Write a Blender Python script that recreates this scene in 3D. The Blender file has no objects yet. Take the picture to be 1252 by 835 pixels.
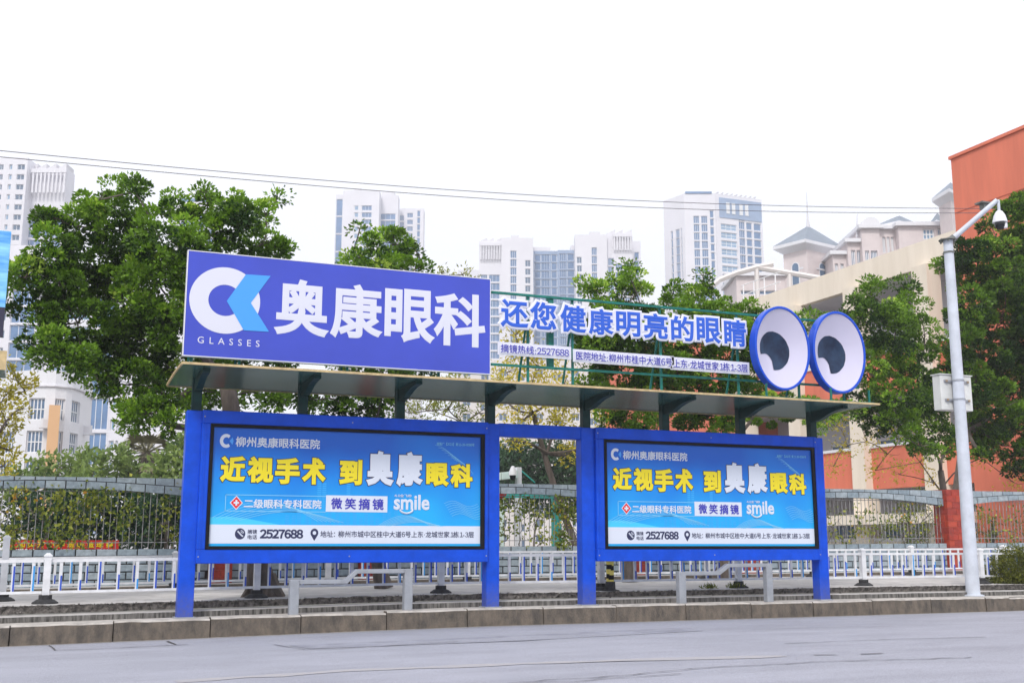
import bpy, math, random
import numpy as np
from math import radians, sin, cos, pi
random.seed(7)
sc = bpy.context.scene
COL = sc.collection
# ------------------------------------------------------------------ camera, sky, sun, exposure
FOC, TH, HC, YAW = 1375.0, radians(10.28), 0.88, radians(67.4)
cam = bpy.data.cameras.new('camera')
cam.sensor_width = 36.0
cam.lens = FOC / 1252 * 36.0
cam.clip_start = 0.1
cam.clip_end = 6000
co = bpy.data.objects.new('camera', cam)
COL.objects.link(co)
co.location = (0, 0, HC)
co.rotation_euler = (radians(90) + TH, 0, YAW - radians(90))
sc.camera = co
SUN_EL, SUN_DIR = radians(44), radians(234)      # direction the light comes from, measured from +X
w = bpy.data.worlds.new('World')
sc.world = w
w.use_nodes = True
nt = w.node_tree
nt.nodes.clear()
sky = nt.nodes.new('ShaderNodeTexSky')
sky.sky_type = 'NISHITA'
sky.sun_disc = False
sky.sun_elevation = SUN_EL
sky.sun_rotation = radians(90) - SUN_DIR
sky.dust_density = 4.0
mx = nt.nodes.new('ShaderNodeMix')
mx.data_type = 'RGBA'
mx.inputs[0].default_value = 0.88                # thin white overcast veils the blue
mx.inputs[7].default_value = (11.3, 11.5, 12.2, 1)
nt.links.new(sky.outputs[0], mx.inputs[6])
bg = nt.nodes.new('ShaderNodeBackground')
bg.inputs[1].default_value = 0.1
nt.links.new(mx.outputs[2], bg.inputs[0])
wo = nt.nodes.new('ShaderNodeOutputWorld')
nt.links.new(bg.outputs[0], wo.inputs[0])
sl = bpy.data.lights.new('sun', 'SUN')
sl.energy = 1.9
sl.angle = radians(10)
sl.color = (1.0, 0.96, 0.9)
so = bpy.data.objects.new('sun', sl)
COL.objects.link(so)
so.rotation_euler = (radians(90) - SUN_EL, 0, SUN_DIR + radians(90))
sc.view_settings.view_transform = 'Standard'
sc.view_settings.look = 'None'
sc.view_settings.gamma = 1
sc.view_settings.use_curve_mapping = False
sc.view_settings.exposure = 0.3
sc.cycles.use_denoising = True
sc.cycles.max_bounces = 6
sc.cycles.diffuse_bounces = 3
sc.cycles.transparent_max_bounces = 6
sc.cycles.volume_bounces = 0
sc.cycles.caustics_reflective = False
sc.cycles.caustics_refractive = False
# ------------------------------------------------------------------ measuring helpers (reference pixel -> point in the place)
Fh = np.array([cos(YAW), sin(YAW), 0.]); Rh = np.array([sin(YAW), -cos(YAW), 0.])
FW = Fh * cos(TH) + np.array([0, 0, sin(TH)])
UP = np.cross(Rh, FW)
CAM = np.array([0, 0, HC])
def ray(px, py): return FW * FOC + Rh * (px - 626) + UP * (417.5 - py)
def aty(px, py, y): d = ray(px, py); return CAM + d * (y / d[1])
def atx(px, py, x): d = ray(px, py); return CAM + d * (x / d[0])
def atz(px, py, z): d = ray(px, py); return CAM + d * ((z - HC) / d[2])
def atd(px, py, D): d = ray(px, py); return CAM + d * (D / (d @ Fh))
def g(x): return max(-0.12, min(0.0, -0.07 + 0.0125 * x)) if x < 5.6 else 0.0
# ------------------------------------------------------------------ materials
MATS = {}
def mat(name, col, rough=0.6, metal=0.0, var=0.0, scale=5.0, bump=0.0, bscale=60.0, col2=None, stretch=None, spec=0.5, coat=0.0):
    if name in MATS: return MATS[name]
    m = bpy.data.materials.new(name); m.use_nodes = True
    t = m.node_tree; b = t.nodes['Principled BSDF']
    b.inputs['Base Color'].default_value = (*col, 1)
    b.inputs['Roughness'].default_value = rough
    b.inputs['Metallic'].default_value = metal
    b.inputs['Specular IOR Level'].default_value = spec
    b.inputs['Coat Weight'].default_value = coat
    tc = None
    if var or bump:
        tc = t.nodes.new('ShaderNodeTexCoord'); src = tc.outputs['Object']
        if stretch:
            mp = t.nodes.new('ShaderNodeMapping'); mp.inputs['Scale'].default_value = stretch
            t.links.new(src, mp.inputs[0]); src = mp.outputs[0]
    if var:
        n = t.nodes.new('ShaderNodeTexNoise'); n.inputs['Scale'].default_value = scale; n.inputs['Detail'].default_value = 6; n.inputs['Roughness'].default_value = 0.65
        t.links.new(src, n.inputs[0])
        r = t.nodes.new('ShaderNodeValToRGB')
        c2 = col2 or tuple(max(0, c * (1 - var)) for c in col)
        c1 = col if col2 else tuple(min(1, c * (1 + var * 0.5)) for c in col)
        r.color_ramp.elements[0].position = 0.36; r.color_ramp.elements[1].position = 0.64
        r.color_ramp.elements[0].color = (*c2, 1); r.color_ramp.elements[1].color = (*c1, 1)
        t.links.new(n.outputs[0], r.inputs[0]); t.links.new(r.outputs[0], b.inputs['Base Color'])
    if bump:
        n2 = t.nodes.new('ShaderNodeTexNoise'); n2.inputs['Scale'].default_value = bscale; n2.inputs['Detail'].default_value = 5
        t.links.new(src, n2.inputs[0])
        bp = t.nodes.new('ShaderNodeBump'); bp.inputs['Strength'].default_value = bump; bp.inputs['Distance'].default_value = 0.02
        t.links.new(n2.outputs[0], bp.inputs['Height']); t.links.new(bp.outputs[0], b.inputs['Normal'])
    MATS[name] = m
    return m
def leafmat(name, dark, light, yellow=None):
    if name in MATS: return MATS[name]
    m = bpy.data.materials.new(name); m.use_nodes = True
    t = m.node_tree; b = t.nodes['Principled BSDF']
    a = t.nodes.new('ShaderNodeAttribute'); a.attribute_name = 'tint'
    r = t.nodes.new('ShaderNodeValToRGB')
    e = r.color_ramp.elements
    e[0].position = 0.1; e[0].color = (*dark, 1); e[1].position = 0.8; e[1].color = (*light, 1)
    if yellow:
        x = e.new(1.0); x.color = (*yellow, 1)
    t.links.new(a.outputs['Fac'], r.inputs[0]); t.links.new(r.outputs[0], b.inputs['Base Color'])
    b.inputs['Roughness'].default_value = 0.42
    b.inputs['Specular IOR Level'].default_value = 0.35
    tr = t.nodes.new('ShaderNodeBsdfTranslucent'); t.links.new(r.outputs[0], tr.inputs[0])
    ms = t.nodes.new('ShaderNodeMixShader'); ms.inputs[0].default_value = 0.36
    o = t.nodes['Material Output']
    t.links.new(b.outputs[0], ms.inputs[1]); t.links.new(tr.outputs[0], ms.inputs[2]); t.links.new(ms.outputs[0], o.inputs[0])
    MATS[name] = m
    return m
BLUE = mat('blue painted steel', (0.002, 0.070, 0.60), 0.42, var=0.16, scale=3.5, bump=0.05, bscale=10, spec=0.22)
def splash():                                              # dried road splash on the feet of the posts
    t = BLUE.node_tree; b = t.nodes['Principled BSDF']; old = b.inputs['Base Color'].links[0].from_socket
    tc = t.nodes.new('ShaderNodeTexCoord'); sx = t.nodes.new('ShaderNodeSeparateXYZ'); t.links.new(tc.outputs['Object'], sx.inputs[0])
    mr = t.nodes.new('ShaderNodeMapRange'); mr.inputs[1].default_value = 0.40; mr.inputs[2].default_value = 0.0; mr.inputs[3].default_value = 0; mr.inputs[4].default_value = 0.9
    t.links.new(sx.outputs[2], mr.inputs[0])
    n = t.nodes.new('ShaderNodeTexNoise'); n.inputs['Scale'].default_value = 26; n.inputs['Detail'].default_value = 7; t.links.new(tc.outputs['Object'], n.inputs[0])
    m2 = t.nodes.new('ShaderNodeMath'); m2.operation = 'MULTIPLY'; t.links.new(mr.outputs[0], m2.inputs[0]); t.links.new(n.outputs[0], m2.inputs[1])
    mx_ = t.nodes.new('ShaderNodeMix'); mx_.data_type = 'RGBA'; mx_.inputs[7].default_value = (0.13, 0.125, 0.14, 1)
    t.links.new(m2.outputs[0], mx_.inputs[0]); t.links.new(old, mx_.inputs[6]); t.links.new(mx_.outputs[2], b.inputs['Base Color'])
splash()
BLUE2 = mat('blue sign face', (0.040, 0.066, 0.52), 0.34, var=0.08, scale=.9)
WHITE = mat('white paint', (0.74, 0.74, 0.78), 0.45, var=0.05, scale=6)
WHITEL = mat('white letter film', (0.66, 0.67, 0.78), 0.5)
BLACK = mat('black trim', (0.008, 0.008, 0.012), 0.55, spec=0.12)
RUBBER = mat('black rubber', (0.03, 0.03, 0.033), 0.8, var=0.5, scale=12)
GREEN = mat('dark green steel', (0.008, 0.042, 0.042), 0.5, spec=0.25, var=0.3, scale=8)
GREENL = mat('teal green steel', (0.012, 0.17, 0.14), 0.55, spec=0.3, var=0.35, scale=8)
GREY = mat('grey painted steel', (0.30, 0.32, 0.36), 0.42, var=0.12, scale=8, bump=0.04)
LB = mat('letter blue', (0.03, 0.12, 0.75), 0.4)
NAVY = mat('dark navy print', (0.015, 0.02, 0.08), 0.5)
NAVYB = mat('navy blue print', (0.03, 0.03, 0.42), 0.5)
YEL = mat('yellow print', (0.80, 0.66, 0.01), 0.5)
CYAN = mat('light blue film', (0.055, 0.33, 0.85), 0.4)
REDP = mat('red print', (0.7, 0.01, 0.02), 0.5)
# ------------------------------------------------------------------ mesh builder
class MB:
    def __init__(s): s.v = []; s.f = []; s.m = []
    def add(s, vs, fs, mi=0):
        n = len(s.v); s.v.extend([tuple(map(float, p)) for p in vs]); s.f.extend([tuple(i + n for i in q) for q in fs]); s.m.extend([mi] * len(fs)); return s
    def ob(s, o, a, b, c, mi=0):
        o, a, b, c = map(lambda q: np.array(q, float), (o, a, b, c))
        if np.dot(np.cross(a, b), c) < 0: a, b = b, a
        P = [o, o + a, o + a + b, o + b, o + c, o + a + c, o + a + b + c, o + b + c]
        return s.add(P, [(3, 2, 1, 0), (4, 5, 6, 7), (0, 1, 5, 4), (1, 2, 6, 5), (2, 3, 7, 6), (3, 0, 4, 7)], mi)
    def box(s, x0, x1, y0, y1, z0, z1, mi=0):
        return s.ob((x0, y0, z0), (x1 - x0, 0, 0), (0, y1 - y0, 0), (0, 0, z1 - z0), mi)
    def quad(s, a, b, c, d, mi=0): return s.add([a, b, c, d], [(0, 1, 2, 3)], mi)
    def tube(s, pts, rad, n=8, mi=0, cap=True):
        pts = [np.array(p, float) for p in pts]
        if not hasattr(rad, '__len__'): rad = [rad] * len(pts)
        rings = []
        for i, p in enumerate(pts):
            d = pts[min(i + 1, len(pts) - 1)] - pts[max(i - 1, 0)]; d /= (np.linalg.norm(d) + 1e-9)
            h = np.array([0, 0, 1.]) if abs(d[2]) < 0.9 else np.array([1., 0, 0])
            a = np.cross(d, h); a /= np.linalg.norm(a); b = np.cross(d, a)
            rings.append([p + rad[i] * (cos(2 * pi * k / n) * a + sin(2 * pi * k / n) * b) for k in range(n)])
        vs = [q for r in rings for q in r]; fs = []
        for i in range(len(pts) - 1):
            for k in range(n):
                fs.append((i * n + k, (i + 1) * n + k, (i + 1) * n + (k + 1) % n, i * n + (k + 1) % n))
        if cap: fs.append(tuple(range(n))); fs.append(tuple((len(pts) - 1) * n + k for k in range(n))[::-1])
        return s.add(vs, fs, mi)
    def lathe(s, c, prof, n=16, mi=0):                      # prof: (r, z) pairs, axis Z
        vs = []; fs = []
        for r, z in prof: vs += [(c[0] + r * cos(2 * pi * k / n), c[1] + r * sin(2 * pi * k / n), c[2] + z) for k in range(n)]
        for i in range(len(prof) - 1):
            for k in range(n): fs.append((i * n + k, i * n + (k + 1) % n, (i + 1) * n + (k + 1) % n, (i + 1) * n + k))
        fs.append(tuple(range(n))[::-1]); fs.append(tuple((len(prof) - 1) * n + k for k in range(n)))
        return s.add(vs, fs, mi)
    def prism(s, xz, y0, y1, mi=0):                         # outline in the XZ plane, front at y0
        n = len(xz); vs = [(x, y0, z) for x, z in xz] + [(x, y1, z) for x, z in xz]
        fs = [tuple(range(n)), tuple(range(n, 2 * n))[::-1]] + [(i + n, (i + 1) % n + n, (i + 1) % n, i) for i in range(n)]
        return s.add(vs, fs, mi)
    def mesh(s, name, mats):
        me = bpy.data.meshes.new(name); me.from_pydata(s.v, [], s.f)
        for q in (mats if isinstance(mats, (list, tuple)) else [mats]): me.materials.append(q)
        me.polygons.foreach_set('material_index', s.m)
        me.update(); return me
    def build(s, name, mats, parent=None, smooth=False, bevel=0.0, loc=None):
        me = s.mesh(name, mats)
        if smooth:
            me.polygons.foreach_set('use_smooth', [True] * len(me.polygons)); 
            me.set_sharp_from_angle(angle=radians(40))
        o = inst(name, me, parent, loc)
        if bevel:
            md = o.modifiers.new('bevel', 'BEVEL'); md.width = bevel; md.segments = 2; md.limit_method = 'ANGLE'
        return o
def inst(name, me, parent=None, loc=None, rot=None):
    o = bpy.data.objects.new(name, me); COL.objects.link(o)
    if parent is not None: o.parent = parent
    if loc is not None: o.location = tuple(float(q) for q in loc)
    if rot is not None: o.rotation_euler = rot
    return o
def tag(o, label=None, cat=None, group=None, kind=None):
    if label: o['label'] = label
    if cat: o['category'] = cat
    if group: o['group'] = group
    if kind: o['kind'] = kind
    return o
def thing(name, label, cat, group=None, loc=(0, 0, 0)):
    o = bpy.data.objects.new(name, None); COL.objects.link(o); o.empty_display_size = 0.2
    o.location = tuple(float(q) for q in loc)
    return tag(o, label, cat, group)
def struct(name, mb, m, parent=None): return tag(mb.build(name, m, parent), kind='structure')
# ------------------------------------------------------------------ lettering
def _text(body, bold, spacing=1.0, res=3):
    c = bpy.data.curves.new('letter', 'FONT'); c.body = body; c.bevel_depth = max(bold, 1e-4); c.bevel_resolution = 1; c.resolution_u = res
    c.space_character = spacing
    o = bpy.data.objects.new('letter', c); COL.objects.link(o)
    me = bpy.data.meshes.new_from_object(o.evaluated_get(bpy.context.evaluated_depsgraph_get()))
    bpy.data.objects.remove(o); bpy.data.curves.remove(c)
    return me
GLY = {}
def glyph(ch, bold, res):
    k = (ch, round(bold, 4), res)
    if k not in GLY:
        c2 = chr(ord(ch) + 0xFEE0) if ch.isdigit() else ch
        me = _text(c2, bold, 1.0, res); n = len(me.vertices); a = np.empty(n * 3); me.vertices.foreach_get('co', a)
        GLY[k] = (a.reshape(-1, 3), [tuple(p.vertices) for p in me.polygons]); bpy.data.meshes.remove(me)
    return GLY[k]
def text_mesh(body, bold, spacing=1.0, res=3):
    if body.isalpha() and body.isascii(): return _text(body, bold, spacing, res)
    V, F, x, n = [], [], 0.0, 0
    for ch in body:
        if ch == ' ': x += .4; continue
        a, f = glyph(ch, bold, res); a0, _ = glyph(ch, .0, res); mn, mx_ = a0[:, 0].min(), a0[:, 0].max()
        if ch == '：': dx, adv = x - mn + .12, .75
        elif ord(ch) > 0x2E80: dx, adv = x, 1.0
        elif ch.isdigit(): dx, adv = x - mn + .03 + (.12 if ch == '1' else 0), .56
        else: dx, adv = x - mn + .10, mx_ - mn + .2
        V.append(a + [dx, 0, 0]); F += [tuple(i + n for i in q) for q in f]; n += len(a); x += adv
    me = bpy.data.meshes.new('letter'); me.from_pydata(np.concatenate(V).tolist(), [], F); return me
def letters(name, body, x0, x1, z0, z1, y, m, bold=0.02, parent=None, thick=0.003, spacing=1.0, grow=0.0, res=3, ref=None, slant=0.0):
    """lettering laid flat on a face that looks to -Y, fitted to x0..x1, z0..z1 (grow: rim width in metres)"""
    base = text_mesh(body, bold, spacing, res)
    n = len(base.vertices); a = np.empty(n * 3); base.vertices.foreach_get('co', a); a = a.reshape(-1, 3)
    mn, mxx = a.min(0), a.max(0)
    sx, sz = (x1 - x0) / (mxx[0] - mn[0]), (z1 - z0) / (mxx[1] - mn[1])
    if grow:
        fat = text_mesh(body, bold + grow / ((sx + sz) / 2), spacing, res); base = fat
        n = len(base.vertices); a = np.empty(n * 3); base.vertices.foreach_get('co', a); a = a.reshape(-1, 3)
    X = x0 + (a[:, 0] - mn[0]) * sx; Z = z0 + (a[:, 1] - mn[1]) * sz
    X = X + slant * (Z - z0)
    zr = a[:, 2].max() - a[:, 2].min()
    Y = y - (a[:, 2] - a[:, 2].min()) / zr * thick
    base.vertices.foreach_set('co', np.stack([X, Y, Z], 1).ravel()); base.update()
    # seen from -Y the mapping mirrors the winding once: flip so that normals look out
    base.materials.clear(); base.materials.append(m)
    o = inst(name, base, parent)
    return o
# ------------------------------------------------------------------ foliage
def leaf_object(name, P, D, L, W, rng, mtl, parent, tint, kind=None):
    n = len(P)
    D = D / (np.linalg.norm(D, axis=1, keepdims=True) + 1e-9)
    q = rng.normal(size=(n, 3)); S = np.cross(D, q); S /= (np.linalg.norm(S, axis=1, keepdims=True) + 1e-9)
    N = np.cross(D, S)
    ln = (L * rng.uniform(0.65, 1.25, n))[:, None]; wd = (W * rng.uniform(0.7, 1.2, n))[:, None]
    v = np.empty((n, 4, 3))
    v[:, 0] = P; v[:, 2] = P + D * ln - N * ln * 0.12
    v[:, 1] = P + D * ln * 0.5 + S * wd * 0.5 + N * wd * 0.2; v[:, 3] = P + D * ln * 0.5 - S * wd * 0.5 + N * wd * 0.2
    me = bpy.data.meshes.new(name)
    me.vertices.add(n * 4); me.vertices.foreach_set('co', v.ravel())
    me.loops.add(n * 6); me.polygons.add(n * 2)
    i = np.arange(n)[:, None] * 4
    me.loops.foreach_set('vertex_index', (i + np.array([[0, 1, 2, 0, 2, 3]])).ravel())
    me.polygons.foreach_set('loop_start', np.arange(0, n * 6, 3)); me.polygons.foreach_set('loop_total', np.full(n * 2, 3))
    at = me.attributes.new('tint', 'FLOAT', 'POINT'); at.data.foreach_set('value', np.repeat(tint, 4).astype(np.float32))
    me.materials.append(mtl); me.update(calc_edges=True)
    o = inst(name, me, parent)
    if kind: o['kind'] = kind
    return o
def crown(name, lobes, parent, mtl, seed, dens=560, per=10, L=0.085, W=0.052, spread=0.06, shell=0.55, tintb=0.4, poke=0.12, squash=0.85, tintlobe=0.12, clump=0.0):
    """leaves gathered in tufts; with clump > 0 the tufts sit on the skins of many small leaf clumps"""
    rng = np.random.default_rng(seed)
    PP, DD, TT = [], [], []
    def sph(n): d = rng.normal(size=(n, 3)); return d / np.linalg.norm(d, axis=1, keepdims=True)
    for c, r in lobes:
        base = rng.normal() * tintlobe
        if clump:
            total = dens * r * r * per; nc = max(5, int(5.0 * (r / clump) ** 2 * .55))
            d = sph(nc); rad = r * (shell + (1.08 - shell) * rng.uniform(0, 1, nc) ** .55)
            pk = rng.uniform(0, 1, nc) < poke; rad[pk] *= rng.uniform(1.05, 1.35, pk.sum())
            d2 = d * [1, 1, squash]; C_ = np.array(c) + d2 * rad[:, None]
            cr = clump * rng.uniform(.55, 1.3, nc); cr[pk] *= .6
            m = int(total / nc); idx = np.repeat(np.arange(nc), m)
            e = sph(nc * m); up = (rng.uniform(0, 1, nc * m) < .35) & (e[:, 2] < 0); e[up, 2] *= -1
            q = cr[idx] * rng.uniform(.55, 1.05, nc * m) ** .6
            P = C_[idx] + e * q[:, None] * [1.15, 1.15, .8]
            D = e * .9 + d[idx] * .35 + rng.normal(size=(nc * m, 3)) * .45 + np.array([0, 0, .2])
            tt = tintb + base + (rng.normal(size=nc) * .17)[idx] + rng.normal(size=nc * m) * .12 + .10 * (q / cr[idx] - .8) + .13 * d[idx][:, 2] + .06 * e[:, 2]  # paler outer growth, plus top light painted into the tint by upward terms
            PP.append(P); DD.append(D); TT.append(np.clip(tt, 0, 1)); continue
        n = max(6, int(dens * r * r))
        d = sph(n)
        rad = r * (shell + (1 - shell) * rng.uniform(0, 1, n) ** 0.6)
        pk = rng.uniform(0, 1, n) < poke
        rad[pk] *= rng.uniform(1.0, 1.32, pk.sum())
        k = sph(7); bump = np.max(d @ k.T, axis=1); rad *= 0.72 + 0.42 * bump
        T = np.array(c) + d * [1, 1, squash] * rad[:, None]
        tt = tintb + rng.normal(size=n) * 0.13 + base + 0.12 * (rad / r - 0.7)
        P = np.repeat(T, per, 0) + rng.normal(size=(n * per, 3)) * spread
        D = np.repeat(d, per, 0) * 0.7 + rng.normal(size=(n * per, 3)) * 0.65 + np.array([0, 0, 0.25])
        PP.append(P); DD.append(D); TT.append(np.clip(np.repeat(tt, per) + rng.normal(size=n * per) * 0.12, 0, 1))
    return leaf_object(name, np.concatenate(PP), np.concatenate(DD), L, W, rng, mtl, parent, np.concatenate(TT))
BARK = mat('grey brown bark', (0.13, 0.105, 0.09), 0.9, var=0.5, scale=6, bump=0.6, bscale=30, stretch=(1, 1, 0.25))
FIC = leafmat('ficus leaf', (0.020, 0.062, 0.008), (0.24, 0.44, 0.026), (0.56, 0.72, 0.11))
def curvy(a, b, rng, sag=0.12, n=5):
    a, b = np.array(a, float), np.array(b, float); l = np.linalg.norm(b - a); off = rng.normal(size=3) * sag * l
    return [a + (b - a) * t + off * sin(pi * t) * 0.6 for t in np.linspace(0, 1, n)]
def tree(label, base, fork, lobes, seed, mtl=None, r0=0.14, group='roadside trees', name='ficus_tree', cat='tree', twigs=True, rootflare=False, **kw):
    rng = np.random.default_rng(seed + 100)
    base, fork = np.array(base, float), np.array(fork, float)
    t = thing(name, label, cat, group, base)
    tb = MB(); pts = curvy(base, fork, rng, 0.06, 7)
    tb.tube([p - base for p in pts], [r0 * (1.25 if i == 0 else 1) * (1 - 0.4 * i / 6) for i in range(7)], 10)
    if rootflare:
        for k in range(6):
            an = k * 1.05 + 0.3; tb.tube([(cos(an) * r0 * 0.5, sin(an) * r0 * 0.5, 0.32), (cos(an) * r0 * 1.1, sin(an) * r0 * 1.1, 0.1), (cos(an) * r0 * 1.7, sin(an) * r0 * 1.7, -0.03)], [r0 * .45, r0 * .38, r0 * .25], 6)
    tb.build('trunk', BARK, t, smooth=True)
    nodes = [(fork, 0, r0 * .62), (base + (fork - base) * .75, 0, r0 * .7)]
    for c, r in sorted(lobes, key=lambda q: np.linalg.norm(np.array(q[0]) - fork)):
        c = np.array(c); lb = MB()
        def cost(nd):
            d = c - nd[0]; return np.linalg.norm(d) * (1 + .25 * nd[1]) + (.6 * max(0, -d[2]))
        nd = min(nodes, key=cost); ra = nd[2] * (.62 if nd[1] else .6); rb = max(.012, ra * .55)
        P_ = curvy(nd[0], c, rng, 0.10, 6)
        lb.tube([p - base for p in P_], [ra + (rb - ra) * i / 5 for i in range(6)], 6)
        nodes.append((c, nd[1] + 1, max(.02, rb))); nodes.append((P_[3], nd[1] + 1, max(.02, (ra + rb) / 2)))
        if twigs:
            for _ in range(5):
                d = rng.normal(size=3); d /= np.linalg.norm(d); d[2] = abs(d[2]) * 0.7
                q0_ = min(rb, .03); lb.tube([p - base for p in curvy(c, c + d * r * 0.95, rng, 0.15, 4)], [q0_ * .7, q0_ * .5, q0_ * .35, q0_ * .15], 5)
        lb.build('limb', BARK, t, smooth=True)
    crown('crown', [(np.array(c) - base, r) for c, r in lobes], t, mtl or FIC, seed, **kw)
    return t
def lob(lst, Y, jit=0.6, seed=0):
    rng = random.Random(seed); out = []
    for e in lst:
        px, py, rp = e[:3]; dy = e[3] if len(e) > 3 else rng.uniform(-jit, jit)
        c = aty(px, py, Y + dy); out.append((c, rp * (c @ Fh) / 1403.0))
    return out
# ================================================================== GROUND, ROAD, KERB, PAVEMENT
ASPH = mat('worn pale asphalt', (0.35, 0.355, 0.415), 0.85, var=0.10, scale=1.1, bump=0.5, bscale=120, stretch=(0.6, 1.3, 1))
def asphalt():
    t = ASPH.node_tree; b = t.nodes['Principled BSDF']; tc = t.nodes.new('ShaderNodeTexCoord')
    n = t.nodes.new('ShaderNodeTexNoise'); n.inputs['Scale'].default_value = 120; n.inputs['Detail'].default_value = 6
    t.links.new(tc.outputs['Object'], n.inputs[0])
    mp = t.nodes.new('ShaderNodeMapping'); mp.inputs['Scale'].default_value = (0.05, 1.1, 1); t.links.new(tc.outputs['Object'], mp.inputs[0])
    n2 = t.nodes.new('ShaderNodeTexNoise'); n2.inputs['Scale'].default_value = 1.6; n2.inputs['Detail'].default_value = 5; t.links.new(mp.outputs[0], n2.inputs[0])
    old = b.inputs['Base Color'].links[0].from_socket
    def mul(a, src, lo, hi):
        r = t.nodes.new('ShaderNodeMapRange'); r.inputs[1].default_value = 0.3; r.inputs[2].default_value = 0.7; r.inputs[3].default_value = lo; r.inputs[4].default_value = hi
        t.links.new(src, r.inputs[0]); m = t.nodes.new('ShaderNodeVectorMath'); m.operation = 'SCALE'
        t.links.new(a, m.inputs[0]); t.links.new(r.outputs[0], m.inputs['Scale']); return m.outputs[0]
    t.links.new(mul(mul(old, n.outputs[0], 0.66, 1.30), n2.outputs[0], 0.92, 1.05), b.inputs['Base Color'])
asphalt()
PAVE = mat('pale concrete paving', (0.50, 0.48, 0.47), 0.9, var=0.2, scale=2.5, bump=0.2, bscale=40)
SOIL = mat('school yard ground', (0.20, 0.20, 0.18), 0.95, var=0.4, scale=0.5)
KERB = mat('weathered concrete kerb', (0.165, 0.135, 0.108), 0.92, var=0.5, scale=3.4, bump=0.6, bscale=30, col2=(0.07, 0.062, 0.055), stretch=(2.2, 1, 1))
KERBT = mat('pale kerb top', (0.46, 0.43, 0.40), 0.9, var=0.3, scale=5, bump=0.3)  # paler than the kerb face; used on stone tops and the platform
def streaky(name, col, dark):
    return mat(name, col, 0.95, var=0.6, scale=2.0, bump=0.8, bscale=12, col2=dark, stretch=(9, 1, 1.0))
RISER = streaky('streaked stone riser', (0.22, 0.21, 0.20), (0.025, 0.024, 0.022))
ROUGH = mat('broken rough stone edge', (0.22, 0.20, 0.185), 0.95, var=0.7, scale=14, bump=1.0, bscale=40, col2=(0.04, 0.038, 0.035))
KY = 15.3
m = MB()
for xa, xb, ya, yb in ((-1500, 2500, KY + 1.5, 3500), (-1500, 2500, -800, KY + 1.5)):
    m.quad((xa, ya, -0.42), (xb, ya, -0.42), (xb, yb, -0.42), (xa, yb, -0.42))
struct('ground', m, SOIL)
m = MB(); xs = [-80, -12, -6, -3, 0, 1.5, 3, 4.5, 6, 14, 30, 200]
def rz(x): return -0.245 + g(x) + 0.0
for i in range(len(xs) - 1):
    a, b = xs[i], xs[i + 1]
    m.quad((a, -12, rz(a)), (b, -12, rz(b)), (b, KY + .02, rz(b)), (a, KY + .02, rz(a)))
road = struct('road', m, ASPH)
# worn centre paint, gutter line, cracks and sealed cuts in the asphalt
PAINT = mat('worn cream road paint', (0.385, 0.365, 0.365), 0.85, var=0.22, scale=9, stretch=(1, 3, 1), col2=(0.335, 0.335, 0.38))
CRACK = mat('tar filled crack', (0.10, 0.095, 0.10), 0.9, var=0.5, scale=20)
PALEG = mat('pale gutter dust', (0.50, 0.48, 0.46), 0.95, var=0.2, scale=6)
def strip(name, pix, wd, mt, dz=0.004, wob=0.0, seed=1, step=0.35):
    rng = random.Random(seed); P = []
    for i in range(len(pix) - 1):
        a = atz(*pix[i], -0.3); b = atz(*pix[i + 1], -0.3); a = atz(*pix[i], rz(a[0])); b = atz(*pix[i + 1], rz(b[0]))
        n = max(1, int(np.linalg.norm(b - a) / step))
        for k in range(n): P.append(a + (b - a) * k / n)
    P.append(b)
    q = MB(); L = []; R = []
    for i, p in enumerate(P):
        d = P[min(i + 1, len(P) - 1)] - P[max(i - 1, 0)]; nn = np.array([-d[1], d[0], 0]); nn /= np.linalg.norm(nn)
        o = nn * rng.uniform(-wob, wob); ww = wd * rng.uniform(0.5, 1.3) / 2 if wob else wd / 2
        z = rz(p[0]) + dz
        L.append(((p + o - nn * ww)[0], (p + o - nn * ww)[1], z)); R.append(((p + o + nn * ww)[0], (p + o + nn * ww)[1], z))
    for i in range(len(P) - 1): q.quad(L[i], L[i + 1], R[i + 1], R[i])
    return tag(q.build(name, mt, road), kind='structure')
strip('road_marking', [(215, 833), (420, 820), (640, 811), (800, 806), (960, 802)], 0.22, PAINT, 0.004, 0.03, 3, 0.3)
strip('crack', [(620, 835), (760, 826), (860, 817), (1010, 809), (1190, 804)], 0.022, CRACK, 0.008, 0.03, 4, 0.12)
strip('crack', [(960, 787), (1080, 782), (1205, 779)], 0.022, CRACK, 0.008, 0.02, 5, 0.15)
strip('crack', [(920, 770), (1000, 767), (1090, 766)], 0.016, CRACK, 0.008, 0.02, 6, 0.15)
strip('crack', [(60, 789), (68, 795), (105, 794), (230, 788)], 0.03, CRACK, 0.008, 0.012, 7, 0.2)
strip('crack', [(205, 784), (216, 788)], 0.03, CRACK, 0.008, 0.01, 8, 0.2)
strip('crack', [(335, 788), (372, 794), (420, 793), (560, 784)], 0.02, CRACK, 0.008, 0.012, 9, 0.2)
strip('crack', [(995, 801), (1023, 801)], 0.05, CRACK, 0.009, 0.01, 10, 0.2)
strip('crack', [(1052, 800), (1080, 799)], 0.05, CRACK, 0.009, 0.01, 11, 0.2)
strip('crack', [(640, 835), (700, 833), (830, 823)], 0.018, CRACK, 0.008, 0.04, 12, 0.15)
PATCH = mat('darker asphalt patch', (0.29, 0.295, 0.35), 0.88, var=0.2, scale=3, bump=0.3)
def patch(pix, seed):
    P = [atz(*p, rz(atz(*p, -0.3)[0])) for p in pix]
    q = MB(); q.add([(p[0], p[1], rz(p[0]) + 0.004) for p in P], [tuple(range(len(P)))]); tag(q.build('asphalt_patch', PATCH, road), kind='structure')
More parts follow.
